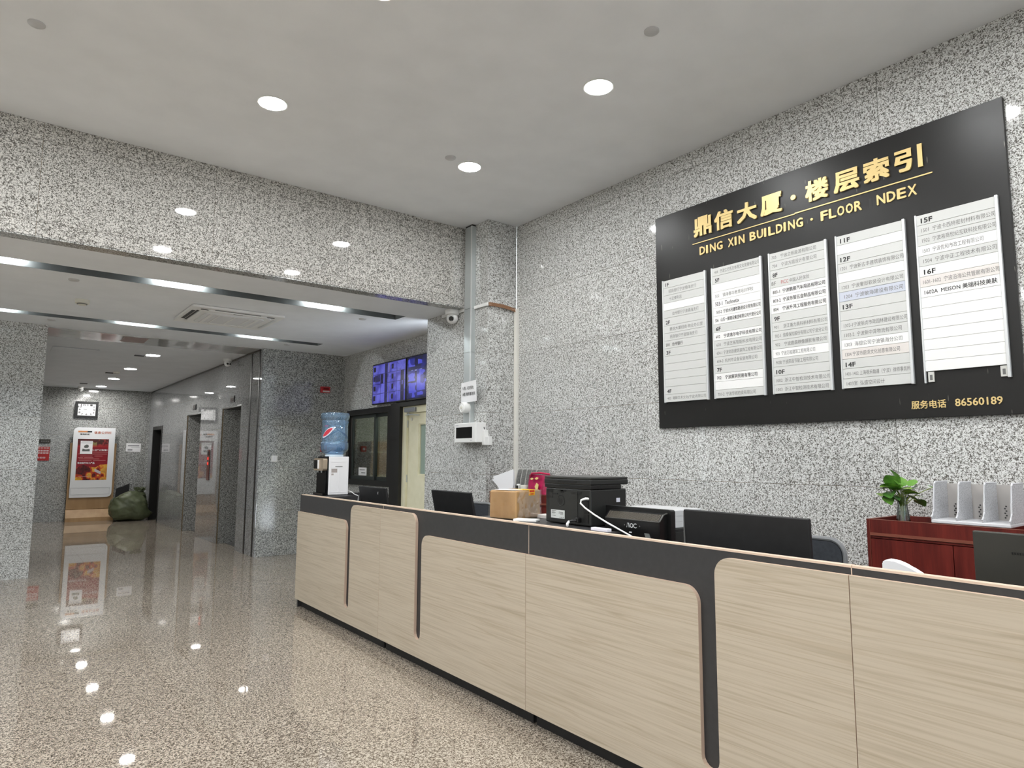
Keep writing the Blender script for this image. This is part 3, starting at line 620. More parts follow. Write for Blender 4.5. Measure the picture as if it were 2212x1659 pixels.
rows = [
 [('1F', .05, .13, 2, g), ('招商银行宁波镇海支行', .12, .78, 0, g), ('十足便利店', .13, .44, 0, g), (None, 0, 0, 0, wt), ('台州银行宁波镇海支行', .2, .82, 0, g), ('2F', .04, .14, 2, g), ('鼎信大厦招商·物业办公室', .13, .9, 0, g), ('招商银行宁波镇海支行', .13, .78, 0, g), ('203   台州银行', .03, .44, 1, g), ('3F', .04, .14, 2, g), (None, 0, 0, 0, g), (None, 0, 0, 0, g), (None, 0, 0, 0, g), (None, 0, 0, 0, g), ('4F', .04, .14, 2, g), ('403  瑞鲸艺术文化(宁波)有限公司', .04, .93, 0, g)],
 [('404   宁波仁行东方体育文化发展有限公司', .04, .96, 0, g), ('5F', .05, .14, 2, g), (None, 0, 0, 0, wt), ('502    镇海春华教育培训学校', .04, .82, 0, wt), ('503-1  Technetix', .04, .54, 1, wt), ('503-2  宁波水利建筑勘测设计院有限公司', .06, .95, 1, wt), ('506   山东一滕建设集团有限公司宁波分公司', .03, .97, 1, wt), ('6F', .04, .14, 2, g), ('602    宁波逸尔电子科技有限公司', .03, .95, 1, wt), ('603   宁波艺拓智能科技有限公司', .04, .95, 0, g), ('604-1 宁波岩辰建筑装饰工程有限公司', .04, .94, 0, g), ('604-2  杭州市设备安装有限公司', .04, .85, 0, g), ('7F', .04, .14, 2, g), ('702    宁波宸玥贸易有限公司', .03, .84, 1, wt), (None, 0, 0, 0, wt), ('701-2  宁波华城拍卖有限公司', .04, .80, 0, g)],
 [('703    宁波立帆能源有限公司', .03, .82, 0, g), ('704    宁波方庭设计有限公司', .04, .82, 0, g), ('8F', .04, .13, 2, g), ('8F    PICC 中国人民保险', .03, .70, 3, g), ('803-1  宁波鹏展汽车用品有限公司', .03, .94, 1, wt), ('803-2  宁波东智五金制品有限公司', .03, .94, 1, wt), ('804    宁波升鸿工程服务有限公司', .03, .94, 1, wt), ('9F', .04, .14, 2, g), ('901     浙江善力高科新材料有限公司', .03, .95, 0, g), ('902-1  信泰保险股份有限公司宁波分公司', .04, .94, 0, g), ('902    宁波鹿森映像摄影有限公司', .04, .92, 0, g), ('903  宁波万船建筑工程有限公司', .04, .73, 0, wt), ('903B 宁波辰昌节能工程有限公司', .04, .77, 0, g), ('10F', .04, .19, 2, g), ('1002  浙江中智检测技术有限公司', .03, .96, 0, g), ('1003  浙江中智检测技术有限公司', .03, .92, 0, g)],
 [('11F', .05, .20, 2, g), (None, 0, 0, 0, wt), ('12F', .04, .19, 2, g), ('1201  宁波新古丰建筑装饰有限公司', .03, .95, 0, g), (None, 0, 0, 0, wt), ('1203  宁波奢邸软装设计有限公司', .04, .93, 0, g), ('1204  宁波敏海建设有限公司', .07, .92, 0, bl), ('13F', .04, .19, 2, g), (None, 0, 0, 0, g), ('1302-1宁波丽贞市政园林建设有限公司', .04, .96, 0, g), ('1302-2  宁波新中泽物流有限公司', .04, .87, 0, g), ('1303  海银公司宁波镇海分公司', .04, .87, 0, wt), ('1304 宁波市蔚泽文化创意有限公司', .04, .83, 0, pk), ('14F', .04, .19, 2, g), ('1401-1402 上海德禾翰通（宁波）律师事务所', .03, .98, 0, g), ('1403室  弘盛空间设计', .04, .60, 0, g)],
 [('15F', .05, .20, 2, g), ('1501  宁波卡西特密封材料有限公司', .05, .97, 0, g), ('1502  宁波易商世纪互联科技有限公司', .05, .97, 0, g), ('1503  宁波优和市政工程有限公司', .05, .80, 0, wt), ('1504  宁波中正工程技术有限公司', .05, .94, 0, g), ('16F', .05, .20, 2, wt), ('1601-1602  宁波沿海公共管廊有限公司', .03, .96, 0, pk), ('1602A  MEISON 美瑞科技美肤', .04, .92, 1, wt)]+[(None, 0, 0, 0, wt)]*7]
cols = [(3.602, 3.170), (3.113, 2.680), (2.620, 2.190), (2.127, 1.694), (1.633, 1.204)]
ZT, ZBm = 2.982, 1.955; RH = (ZT-ZBm)/16
smesh = {}
for ci, (ya, yb) in enumerate(cols):
    xa, xb = SY(ya), SY(yb); W = xb-xa
    for r, (s, f0, f1, st, tone) in enumerate(rows[ci]):
        z1 = SZ(ZT-r*RH); z0 = z1-RH
        if tone not in smesh: smesh[tone] = MB().box(.006, W-.010, -.016, -.001, .0008, RH-.0008, .001, 1).mesh('name_strip', STRIP[tone])
        so = link('name_strip', smesh[tone], sg, loc=(xa, 0, z0))
        if s:
            I = INK if st in (1, 2) else INKG; y = -.0166; iw = W
            if st == 2: bx = ((f0+.025)*iw, (f1+.02)*iw, .012, .041)
            else: bx = ((f0+.025)*iw, min(.965, f1+.012)*iw, .016, .046)
            if st == 3:
                text(so, '8F', (.035*W, .12*W, .016, .044), y, INKG); text(so, 'PICC', (.21*W, .34*W, .017, .043), y, INKR); text(so, '中国人民保险', (.36*W, .70*W, .016, .045), y, INKG)
            else: text(so, s, bx, y, I, bold=(0, .012, .03)[st] if st < 3 else 0)
    rb = 1.948 if ci == 4 else ZBm-.004
    for xx, rw in ((xa-.002, .009), (xb-.014, .016)): MB().box(xx, xx+rw, -.024, -.001, SZ(rb), SZ(ZT+.004), .002, 1).obj('side_rail', ALU, sg)
    if ci == 4:
        for xx in (xa+.016, xb-.048):
            MB().box(xx, xx+.032, -.012, -.001, SZ(1.955), SZ(2.016), .001, 1).obj('rail_foot', mat('foot', lin(214, 214, 208), .5), sg)
            MB().box(xx+.010, xx+.024, -.0128, -.012, SZ(1.966), SZ(1.998)).obj('rail_foot_mark', INKG, sg)

# ------------------------------------------------------------------ reception desk, units of 1.86 m
WOODD = mat('oak_laminate', lin(204, 186, 158), .42, spec=.4); N, L, p = nodes(WOODD)
g1 = N.new('ShaderNodeNewGeometry'); mp = N.new('ShaderNodeMapping'); mp.inputs['Scale'].default_value = (1, .22, 9.5); mp.inputs['Rotation'].default_value = (math.radians(5), 0, 0)
oi = N.new('ShaderNodeObjectInfo'); ad = N.new('ShaderNodeVectorMath'); ad.operation = 'ADD'; sc2 = N.new('ShaderNodeVectorMath'); sc2.operation = 'SCALE'; sc2.inputs[0].default_value = (3, 7, 5); L.new(oi.outputs['Random'], sc2.inputs['Scale'])
L.new(g1.outputs['Position'], ad.inputs[0]); L.new(sc2.outputs[0], ad.inputs[1]); L.new(ad.outputs[0], mp.inputs[0])
nA = N.new('ShaderNodeTexNoise'); nA.inputs['Scale'].default_value = 9; nA.inputs['Detail'].default_value = 5; nA.inputs['Distortion'].default_value = .5; L.new(mp.outputs[0], nA.inputs['Vector'])
nB = N.new('ShaderNodeTexNoise'); nB.inputs['Scale'].default_value = 1.6; nB.inputs['Detail'].default_value = 1.5; nB.inputs['Distortion'].default_value = 1.2; L.new(mp.outputs[0], nB.inputs['Vector'])
mpp = N.new('ShaderNodeMath'); mpp.operation = 'MULTIPLY'; mpp.inputs[1].default_value = 26; L.new(nB.outputs['Fac'], mpp.inputs[0])
sn = N.new('ShaderNodeMath'); sn.operation = 'SINE'; L.new(mpp.outputs[0], sn.inputs[0])
rp = N.new('ShaderNodeValToRGB'); rp.color_ramp.elements[0].position = .84; rp.color_ramp.elements[0].color = (1, 1, 1, 1); rp.color_ramp.elements[1].position = 1; rp.color_ramp.elements[1].color = (.90, .88, .85, 1); L.new(sn.outputs[0], rp.inputs[0])
cA = N.new('ShaderNodeValToRGB'); cA.color_ramp.elements[0].position = .28; cA.color_ramp.elements[0].color = lin(176, 163, 143); cA.color_ramp.elements[1].position = .58; cA.color_ramp.elements[1].color = lin(194, 182, 163); L.new(nA.outputs['Fac'], cA.inputs[0])
mm = N.new('ShaderNodeMix'); mm.data_type = 'RGBA'; mm.blend_type = 'MULTIPLY'; mm.inputs['Factor'].default_value = 1; L.new(cA.outputs[0], mm.inputs['A']); L.new(rp.outputs[0], mm.inputs['B']); L.new(mm.outputs['Result'], p.inputs['Base Color'])
BANDP = mat('panel_edge', lin(196, 172, 152), .6)
def DX(y): return 2.474+(y-2.57)*.0083
def shear(mb):
    for v in mb.bm.verts: v.co.x += DX(v.co.y)
    return mb
def wood_outline(a, b, low_first):
    """a>b in world y. low part, slot, tall part"""
    hi, lo, bot, r, rs = 1.083, .942, .083, .075, .044
    L_ = a-b
    pts = []                       # build in s=0..L from the low end
    ls, le = L_*.645, L_*.693      # slot
    arc = lambda cx, cz, r, a0, a1, n=8: [(cx+r*math.cos(a0+(a1-a0)*i/n), cz+r*math.sin(a0+(a1-a0)*i/n)) for i in range(n+1)]
    pts = [(0, bot), (0, lo)]+arc(ls-r, lo-r, r, PI/2, 0)+[(ls, .205+rs)]
    pts += arc((ls+le)/2, .205+rs, (le-ls)/2, PI, 2*PI, 8)[1:-1]
    pts += [(le, .205+rs)]+arc(le+r, hi-r, r, PI, PI/2)+[(L_, hi), (L_, bot)]
    return [((a-s) if low_first else (b+s), z) for s, z in pts]
desk_lab = ['reception desk unit at the far end, carrying the water dispenser', 'reception desk unit second from the far end, with the parcel on its ledge', 'reception desk unit in the middle, black monitor back rising behind it', 'reception desk unit nearest to the right picture edge', 'reception desk unit beyond the right edge of the picture']
edges_y = [6.79-1.862*k for k in range(6)]
for k in range(5):
    a, b = edges_y[k], edges_y[k+1]
    d = thing('reception_desk', desk_lab[k], 'desk', (0, 0, 0), 0, 'reception desk units')
    low_first = (k % 2 == 0)
    o = wood_outline(a-.0015, b+.0015, low_first)
    shear(MB().prism(o, 'x', 0, .022, 1, 0)).obj('wood_panel', [WOODD, BANDP], d)
    e0 = a-.025 if k == 0 else a-.0025
    shear(MB().box(.024, .05, b+.0025, e0, .09, 1.107)).obj('fascia_board', FASCIA, d)
    shear(MB().box(.023, .058, b+.0005, e0, 1.1072, 1.115)).obj('top_edge', BAND, d)
    shear(MB().box(.0235, .027, b-.0018, b+.0018, 1.08, 1.107)).obj('joint_strip', BAND, d)
    if not low_first: shear(MB().box(.0235, .027, b-.0018, b+.0018, .945, 1.107)).obj('joint_strip', BAND, d)
    shear(MB().box(.06, .075, b, a-.03, 0.001, .09)).obj('plinth', MBLACK, d)
    shear(MB().box(.052, .72, b+.001, a-.03, .73, .755)).obj('worktop', FASCIA, d)
    shear(MB().box(.30, .32, b+.021, a-.03, .09, .728)).obj('modesty_board', FASCIA, d)
    shear(MB().box(.06, .44, b+.002, b+.02, .002, .728)).obj('side_board', FASCIA, d)
    if k == 0:
        shear(MB().box(.024, .74, a-.025, a, .002, 1.112)).obj('end_board', FASCIA, d)
        shear(MB().box(.052, .37, 6.24, a-.027, 1.09, 1.112)).obj('ledge', FASCIA, d)
        shear(MB().box(.10, .12, 6.25, a-.03, .756, 1.089)).obj('ledge_support', FASCIA, d)
    if k == 1:
        shear(MB().box(.06, .50, b+.001, 3.66, 1.09, 1.112)).obj('ledge', FASCIA, d); shear(MB().box(.10, .48, 3.62, 3.64, .756, 1.089)).obj('ledge_support', FASCIA, d)
    if k == 2:
        shear(MB().box(.06, .50, 2.705, a-.001, 1.09, 1.112)).obj('ledge', FASCIA, d); shear(MB().box(.10, .48, 2.9, 2.92, .756, 1.089)).obj('ledge_support', FASCIA, d)
        shear(MB().box(.06, .16, 2.47, 2.705, 1.09, 1.112)).obj('ledge', FASCIA, d)

# ------------------------------------------------------------------ water dispenser and bottle
t = thing('water_dispenser', 'white and black tabletop water dispenser with gold tap panel on the desk end', 'water dispenser', (2.562, 6.42, 1.112))
BW = mat('gloss_white', lin(240, 240, 242), .22); GB = mat('piano_black', lin(12, 12, 13), .15, spec=.25)
MB().box(.105, .320, 0, .25, .004, .385, .008).obj('body', BW, t)
mb = MB(); frame_rect(mb, .122, .303, .03, .335, .004, -.003, .001); mb.box(.211, .215, -.003, .001, .04, .25); mb.obj('side_relief', BW, t)
MB().box(.175, .25, -.004, .001, .283, .288, .001).obj('grip_slot', INKG, t)
mb = MB(); mb.box(.135, .195, -.0015, .0, .226, .264); mb.box(.135, .158, -.0015, .0, .200, .216); mb.obj('sticker', mat('grey_sticker', lin(170, 162, 158), .5), t)
MB().box(.092, .106, -.002, .252, .002, .387, .005).obj('front_panel', GB, t)
MB().box(.050, .092, .0, .25, .0, .025, .005).obj('drip_tray', GB, t)
MB().box(.078, .092, .01, .24, .025, .245, .003).obj('tap_recess', GB, t)
mb = MB(); mb.prism(rrect(.004, .246, .245, .368, .02), 'x', .048, .093); mb.obj('tap_panel', mat('champagne', lin(206, 188, 164), .28, .75), t)
MB().box(.044, .048, .15, .236, .262, .350, .002).obj('touch_display', GB, t)
mb = MB(); mb.box(.036, .048, .10, .125, .262, .350, .004); mb.obj('tap_lever', BW, t)
for y in (.08, .17): MB().cyl((.065, y, .247), (.065, y, .225), .009, .006, 12).obj('spout', METAL, t, smooth=True)
MB().lathe([(.085, 0), (.092, .008), (.088, .02), (.07, .024)], c=(.212, .125, .385), n=28).obj('bottle_collar', mat('pale_blue_plastic', lin(222, 236, 244), .3), t, smooth=True)
for x in (.12, .30):
    for y in (.02, .23): MB().cyl((x, y, 0), (x, y, .006), .012, n=10).obj('foot', BLACK, t)
BOT = glass_mat('blue_bottle', (.66, .84, .98, 1), .13, .04, .16, (.36, .62, .92, 1))
WAT = glass_mat('bottled_water', (.72, .86, .98, 1), .05, .02, .12, (.25, .5, .85, 1))
bt = thing('water_bottle', 'large blue plastic water bottle standing upside down on the dispenser', 'bottle', (2.774, 6.545, 1.505))
prof = [(.03, .004), (.06, .006), (.10, .022), (.128, .045), (.138, .066), (.139, .12), (.134, .135), (.127, .143), (.129, .152), (.132, .165), (.132, .27), (.127, .292), (.130, .305), (.133, .33), (.131, .352), (.128, .36), (.137, .372), (.144, .39), (.144, .415), (.137, .432), (.12, .437), (0, .434)]
MB().lathe(prof, n=44).obj('shell', BOT, bt, smooth=True)
MB().lathe([(.028, .006), (.058, .009), (.098, .025), (.125, .047), (.135, .067), (.136, .12), (.131, .134), (0, .134)], n=36).obj('water', WAT, bt, smooth=True)
def on_bottle(pts, r):   # wrap (angle, z)
    return [(r*math.cos(a), r*math.sin(a), z) for a, z in pts]
for s in (1, -1):
    mb = MB(); mb.tube(on_bottle([(-PI/2-.15+s*(-1.1+2.2*i/14), .175+.17*i/14) for i in range(15)], .1335), .0055, 6); mb.obj('cross_rib', BOT, bt, smooth=True)
mb = MB()
for i in range(16):
    a = -PI/2-.75+i*.085; z1 = .352; z0 = .30+.02*abs(i-8)/8
    mb.tube(on_bottle([(a, z0), (a, z1)], .1315), .0022, 5)
mb.obj('flute', BOT, bt, smooth=True)
def petal(a0, a1, zc0, zc1, h, r, M, nm):
    mb = MB(); n = 12; lo = []; up = []
    for i in range(n+1):
        q = i/n; a = a0+(a1-a0)*q; zc = zc0+(zc1-zc0)*q; hh = h*math.sin(PI*q)**.7
        lo.append(mb.bm.verts.new((r*math.cos(a), r*math.sin(a), zc-hh))); up.append(mb.bm.verts.new((r*math.cos(a), r*math.sin(a), zc+hh*.9)))
    for i in range(n): mb.bm.faces.new((lo[i], lo[i+1], up[i+1], up[i]))
    return mb.obj(nm, M, bt)
petal(-PI+.05, -PI+1.13, .185, .285, .036, .1335, mat('label_white', lin(226, 226, 238), .4), 'label')
petal(-PI+.12, -PI+1.0, .195, .275, .026, .1342, mat('label_red', lin(206, 52, 70), .4), 'label')
MB().tube(on_bottle([(-PI+.35+.05*i, .295+.006*(i % 2)) for i in range(6)], .134), .003, 5).obj('label', mat('label_pink', lin(200, 90, 150), .4), bt)
t = MB().tube([(2.885, 6.5, 1.14), (2.90, 6.46, 1.15), (2.905, 6.40, 1.145), (2.90, 6.30, 1.122), (2.90, 6.215, 1.113), (2.89, 6.205, 1.05), (2.89, 6.205, .80)], .0045, 8).obj('power_cable', WHITE, smooth=True, label='thin white cable running from the water dispenser over the ledge', cat='cable')

# ------------------------------------------------------------------ parcel, printer, packs
t = thing('parcel', 'taped brown cardboard parcel on the desk ledge left of the printer', 'box', (2.592, 3.30, 1.1135), math.radians(12))
PB = grain('parcel_card', lin(190, 153, 106), lin(164, 127, 82), 9, .42, (1, 1, .3), spec=.5, bump=.35)
mb = MB(); mb.box(0, .245, 0, .225, 0, .178, .012, 3)
for v in mb.bm.verts: v.co += Vector((noise2(v.co.y*40, v.co.z*40, 1)-.5, noise2(v.co.x*40, v.co.z*40, 2)-.5, noise2(v.co.x*40, v.co.y*40, 3)-.5))*.006*(1 if v.co.z > .01 else 0)
mb.obj('carton', PB, t, smooth=True)
TP = glass_mat('clear_tape', (.98, .96, .92, 1), .07, .12, .05, (.8, .68, .5, 1), .30)
rr = random.Random(5)
mb = MB(); n = 18                            # crinkled film over the two visible faces
for (f, Lh) in (('x', .225), ('y', .245)):
    grid = [[None]*(n+1) for _ in range(n+1)]
    for i in range(n+1):
        for j in range(n+1):
            q = Lh*i/n; z = .004+.174*j/n; d = .0035+.007*noise2(q*150+z*40, z*38, 4 if f == 'x' else 9)
            grid[i][j] = mb.bm.verts.new((-d, q, z) if f == 'x' else (q, -d, z))
    for i in range(n):
        for j in range(n): mb.bm.faces.new((grid[i][j], grid[i+1][j], grid[i+1][j+1], grid[i][j+1]))
mb.obj('tape_film', TP, t, smooth=True)
mb = MB(); mb.box(.115, .175, .0, .10, .1795, .181); mb.box(.115, .175, -.0085, -.0075, .145, .180); mb.obj('courier_label', mat('label_yellow', lin(246, 196, 30), .35), t)
mb = MB(); mb.box(.12, .170, -.0095, -.0086, .166, .177); mb.box(.122, .128, -.0095, -.0086, .148, .160); mb.box(.135, .141, -.0095, -.0086, .148, .160); mb.box(.148, .154, -.0095, -.0086, .148, .160); mb.box(.161, .167, -.0095, -.0086, .148, .160); mb.obj('courier_label_print', mat('label_redprint', lin(206, 50, 30), .4), t)
mb = MB(); mb.box(.01, .10, .03, .19, .1795, .1805); mb.obj('shipping_note', PAPER, t)

PR = mat('printer_black', lin(34, 35, 34), .38); PR2 = mat('printer_dark', lin(20, 20, 20), .3)
t = thing('laser_printer', 'black multifunction laser printer standing on the desk ledge', 'printer', (2.66, 2.715, 1.1125))
MB().box(.0, .29, .0, .385, .004, .208, .008).obj('body', PR, t)
MB().box(-.004, .245, -.004, .389, .208, .232, .004).obj('neck', PR2, t)
MB().box(-.006, .30, -.008, .393, .232, .262, .006).obj('scanner_bed', PR, t)
MB().box(-.004, .298, -.006, .391, .263, .276, .004).obj('scanner_lid', mat('lid_grey', lin(54, 54, 52), .3), t)
MB().box(-.003, .0, .105, .345, .03, .195, .001).obj('rear_cover', mat('rear_cover', lin(38, 39, 37), .45), t)
MB().box(-.009, -.006, .11, .27, .240, .254, .001).obj('hinge_cover', PR2, t)
for y in (.30, .345): MB().box(-.0045, -.001, y-.028, y+.02, .170+.01*(y > .32), .178+.01*(y > .32)).obj('vent_slot', BLACK, t)
mb = MB()
for z in (.150, .158, .188, .195): mb.box(-.0045, -.0031, .315, .372, z, z+.004)
for z in (.178, .186): mb.box(-.0045, -.0031, .07, .155, z, z+.004)
mb.box(-.0045, -.0031, .20, .27, .19, .197); mb.box(-.0045, -.0031, .225, .245, .18, .20); mb.obj('vent_slots', BLACK, t)
mb = MB(); mb.box(-.0035, -.001, .018, .055, .075, .172); mb.box(-.0035, -.001, .018, .055, .02, .068); mb.obj('port_recess', PR2, t)
mb = MB(); mb.lathe([(.032, -.0032), (.033, -.0042), (.030, -.0042), (.029, -.0032)], n=30, axis='x', c=(0, .245, .135), cap=False); mb.obj('logo_ring', PR2, t, smooth=True)
lt = text_mesh('hp', PR2, (-.017, .017, -.017, .017), 0, .001, .02); lt.transform(Matrix.Translation((-.0034, .245, .135)) @ Matrix.Rotation(FACE_L, 4, 'Z')); link('logo_letters', lt, t)
MB().box(-.0036, -.003, .212, .332, .032, .08).obj('rating_label', mat('label_pale', lin(206, 210, 208), .5), t)
mb = MB()
for (a, b, z) in ((.285, .325, .073), (.30, .325, .067), (.29, .325, .062), (.30, .325, .057), (.225, .262, .067), (.225, .265, .060), (.225, .25, .054), (.29, .322, .045), (.22, .228, .037), (.234, .242, .037), (.248, .256, .037)): mb.box(-.0041, -.0036, a, b, z, z+.0028)
mb.obj('rating_print', INKG, t)
MB().box(.205, .235, -.0008, .0, .132, .156).obj('qa_sticker', mat('sticker_pale', lin(222, 224, 236), .4), t)
MB().box(-.03, -.003, .075, .10, .02, .05, .006).obj('power_plug', BLACK, t)
MB().tube([(-.03, .088, .035), (-.05, .10, .033), (-.058, .115, .028)], .006, 8).obj('power_lead', BLACK, t, smooth=True)
MB().tube([(-.058, .115, .028), (-.075, .112, .014), (-.085, .10, .008)], .0075, 8).obj('cable_sleeve', WHITE, t, smooth=True)
t = MB().tube([(2.664, 2.735, 1.268), (2.645, 2.74, 1.27), (2.625, 2.755, 1.262), (2.615, 2.75, 1.245), (2.612, 2.71, 1.222), (2.614, 2.64, 1.190), (2.618, 2.55, 1.155), (2.620, 2.47, 1.128), (2.622, 2.38, 1.098)], [.008, .008, .0055, .005, .0045, .0045, .0045, .0045, .0045], 10).obj('usb_cable', WHITE, smooth=True, label='white cable looping from the printer down behind the branded monitor', cat='cable')
t = thing('power_adapter', 'flat white box lying in front of the parcel and printer', 'box', (2.60, 3.12, 1.1125), math.radians(28))
MB().box(0, .07, 0, .15, 0, .016, .004).obj('case', WHITE, t)
MB().box(2.80, 2.88, 3.20, 3.36, 1.1125, 1.135, .003).obj('note_pad', mat('pad', lin(232, 228, 226), .7), label='small white pad behind the flat box beside the parcel', cat='notepad')
MB().box(2.555, 2.59, 2.49, 2.61, 1.1125, 1.130, .003).obj('tissue_pack', mat('pale_lilac', lin(232, 230, 240), .6), label='small pale packet on the ledge in front of the printer corner', cat='packet')

# ------------------------------------------------------------------ monitors on the worktop
def monitor(x, y0, y1, zt, zb, lb, tilt=0, yaw=0, thick=.022, face=MBLACK, name='desktop_monitor'):
    yc = (y0+y1)/2; w2 = abs(y1-y0)/2
    t = thing(name, lb, 'monitor', (x, yc, .756), FACE_L+yaw, None)
    M = Matrix.Translation((0, 0, zt-.756)) @ Matrix.Rotation(tilt, 4, 'X') @ Matrix.Translation((0, 0, -(zt-.756)))
    MB().box(-w2, w2, 0, thick, zb-.756, zt-.756, .004).tf(M).obj('back_cover', face, t)
    MB().box(-w2+.008, w2-.008, thick, thick+.0015, zb-.748, zt-.764).tf(M).obj('screen', GB, t)
    MB().box(-.03, .03, -.03, .0, .012, (zb+zt)/2-.78, .004).obj('stand_post', BLACK, t)
    MB().box(-.12, .12, -.10, .10, 0, .012, .004).obj('stand_base', BLACK, t)
    return t
monitor(2.90, 6.22, 5.65, 1.207, .86, 'small black screen tilted back at the far end of the desk', .16, .0)
mk = MB(); mk.tube([(2.876, 5.745+.006*math.cos(a), 1.16+.012*math.sin(a)) for a in (-1.2, -.6, 0, .6, 1.2)], .0016, 6)
mk.obj('cable_loop', WHITE, label='tiny white hook mark on the far black screen', cat='sticker')
monitor(2.92, 4.88, 4.285, 1.224, .86, 'plain black monitor back left of the parcel', .22, -.02)
m4 = monitor(2.76, 2.160, 1.508, 1.243, .83, 'large plain black monitor back in the middle of the desk', .05, 0)
MB().box(-.326, -.322, -.001, .02, .08, .48).obj('edge_line', INKG, m4)
DKB = grain('brown_black', lin(62, 60, 54), lin(54, 53, 48), 4, .42)
m5 = monitor(2.88, .945, .25, 1.238, .80, 'dark grey monitor back with a vent line at the right picture edge', 0, 0, .02, DKB)
mb = MB()
for k in range(60): mb.box(-.23+k*.008, -.226+k*.008, -.0015, .0, .409, .417)
mb.obj('vent_line', BLACK, m5)
# monitor with the raised back housing and maker's letters
t = thing('branded_monitor', 'glossy black monitor back with vents and silver letters beside the printer', 'monitor', (2.78, 2.49, .756), FACE_L)
MB().prism(rrect(-.235, .235, .10, .475, .012), 'y', .0, .035).obj('bezel', BLACK, t)
mb = MB(); mb.prism([(.0, .12), (-.05, .12), (-.062, .418), (-.030, .452), (.0, .458)], 'x', -.172, .212); mb.obj('back_housing', PR2, t)
mb = MB()
for k in range(44):
    x = -.160+k*.0083
    mb.prism([(-.0645, .4185), (-.0335, .4515), (-.0315, .4500), (-.0625, .417)], 'x', x, x+.0035)
mb.obj('vent_ribs', mat('vent_brown', lin(92, 86, 76), .45), t)
mb = MB(); mb.tube([(.210, -.061, .416), (.213, -.031, .451), (.214, -.004, .457)], .004, 6); mb.tube([(-.17, -.0625, .415), (.210, -.0625, .415)], .0035, 6); mb.obj('vent_rim', mat('rim', lin(70, 70, 66), .35), t, smooth=True)
for c, a, b in (('C', .035, .057), ('O', .0115, .0335)):
    me = text_mesh(c, mat('silver_letter', lin(214, 216, 216), .4), (a, b, .373, .397), -.0625, .001, .02); link('letter', me, t)
mb = MB(); mb.tube([(-.011, -.0630, .374), (-.0055, -.0630, .396), (.003, -.0630, .396), (.0065, -.0630, .374)], .0022, 6); mb.obj('letter', MATS['silver_letter'], t, smooth=True)
for x in (-.028, .078): MB().cyl((x, -.058, .385), (x, -.0635, .385), .003, n=8).obj('screw', INKG, t)
MB().box(-.03, .03, -.05, -.01, .012, .2, .004).obj('stand_post', BLACK, t); MB().box(-.12, .12, -.12, .08, 0, .012, .004).obj('stand_base', BLACK, t)
MB().prism([(.112, .352), (.14, .352), (.158, .312), (.13, .312)], 'y', -.066, -.056).obj('port_sticker', mat('port_grey', lin(120, 124, 122), .4), t)
MB().box(.005, .02, -.0625, -.056, .346, .352).obj('port_mark', PAPER, t)

# ------------------------------------------------------------------ office chairs
CH = grain('chair_mesh', lin(52, 56, 62), lin(44, 48, 54), 60, .7); CHF = mat('chair_frame', lin(120, 122, 124), .45)
def chair(x, y, yaw, zt, lb):
    t = thing('office_chair', lb, 'chair', (x, y, 0), yaw, None)
    mb = MB(); mb.prism(rrect(-.22, .22, zt-.56, zt-.012, .07), 'y', -.012, .012); mb.obj('backrest', CH, t)
    out = rrect(-.232, .232, zt-.572, zt, .08, 8); mb = MB(); mb.tube([(p[0], 0, p[1]) for p in out]+[(out[0][0], 0, out[0][1])], .012, 8); mb.obj('back_frame', CHF, t, smooth=True)
    MB().box(-.24, .24, -.50, -.03, .44, .50, .03, 3).obj('seat', CH, t)
    MB().tube([(0, .01, zt-.45), (0, .06, .5), (0, -.1, .42)], .02, 8).obj('back_bar', BLACK, t)
    MB().cyl((0, -.25, .09), (0, -.25, .44), .028, n=14).obj('gas_post', BLACK, t)
    mb = MB()
    for k in range(5):
        a = 2*PI*k/5+.3; mb.tube([(0, -.25, .11), (.29*math.cos(a), -.25+.29*math.sin(a), .075)], [.028, .018], 8)
    mb.obj('star_base', BLACK, t)
    for k in range(5):
        a = 2*PI*k/5+.3; c = Vector((.29*math.cos(a), -.25+.29*math.sin(a), .032)); n = Vector((math.sin(a), -math.cos(a), 0))
        MB().cyl(c-n*.02, c+n*.02, .03, n=14).obj('caster', BLACK, t, smooth=True)
    for s in (-1, 1):
        MB().tube([(s*.24, -.08, .47), (s*.29, -.10, .50), (s*.29, -.12, .68), (s*.28, -.30, .68)], .014, 8).obj('armrest', BLACK, t, smooth=True)
chair(3.52, 1.965, -PI/2, 1.078, 'dark office chair back peeping out right of the large black monitor')
chair(3.50, 5.03, -PI/2+.12, 1.088, 'dark office chair back between the plain monitor and the parcel')

# ------------------------------------------------------------------ cabinets behind the desk
MAH = mat('mahogany', lin(96, 34, 28), .36, spec=.45); N, L, p = nodes(MAH)
tc = N.new('ShaderNodeTexCoord'); mp = N.new('ShaderNodeMapping'); mp.inputs['Scale'].default_value = (7, 7, .5); nz = N.new('ShaderNodeTexNoise'); nz.inputs['Scale'].default_value = 3.0; nz.inputs['Detail'].default_value = 6; nz.inputs['Roughness'].default_value = .65
cr = N.new('ShaderNodeValToRGB'); cr.color_ramp.elements[0].position = .3; cr.color_ramp.elements[0].color = lin(70, 22, 19); cr.color_ramp.elements[1].position = .7; cr.color_ramp.elements[1].color = lin(118, 44, 36)
L.new(tc.outputs['Object'], mp.inputs[0]); L.new(mp.outputs[0], nz.inputs['Vector']); L.new(nz.outputs['Fac'], cr.inputs[0]); L.new(cr.outputs[0], p.inputs['Base Color'])
MAHE = mat('mahogany_edge', lin(126, 70, 54), .45)
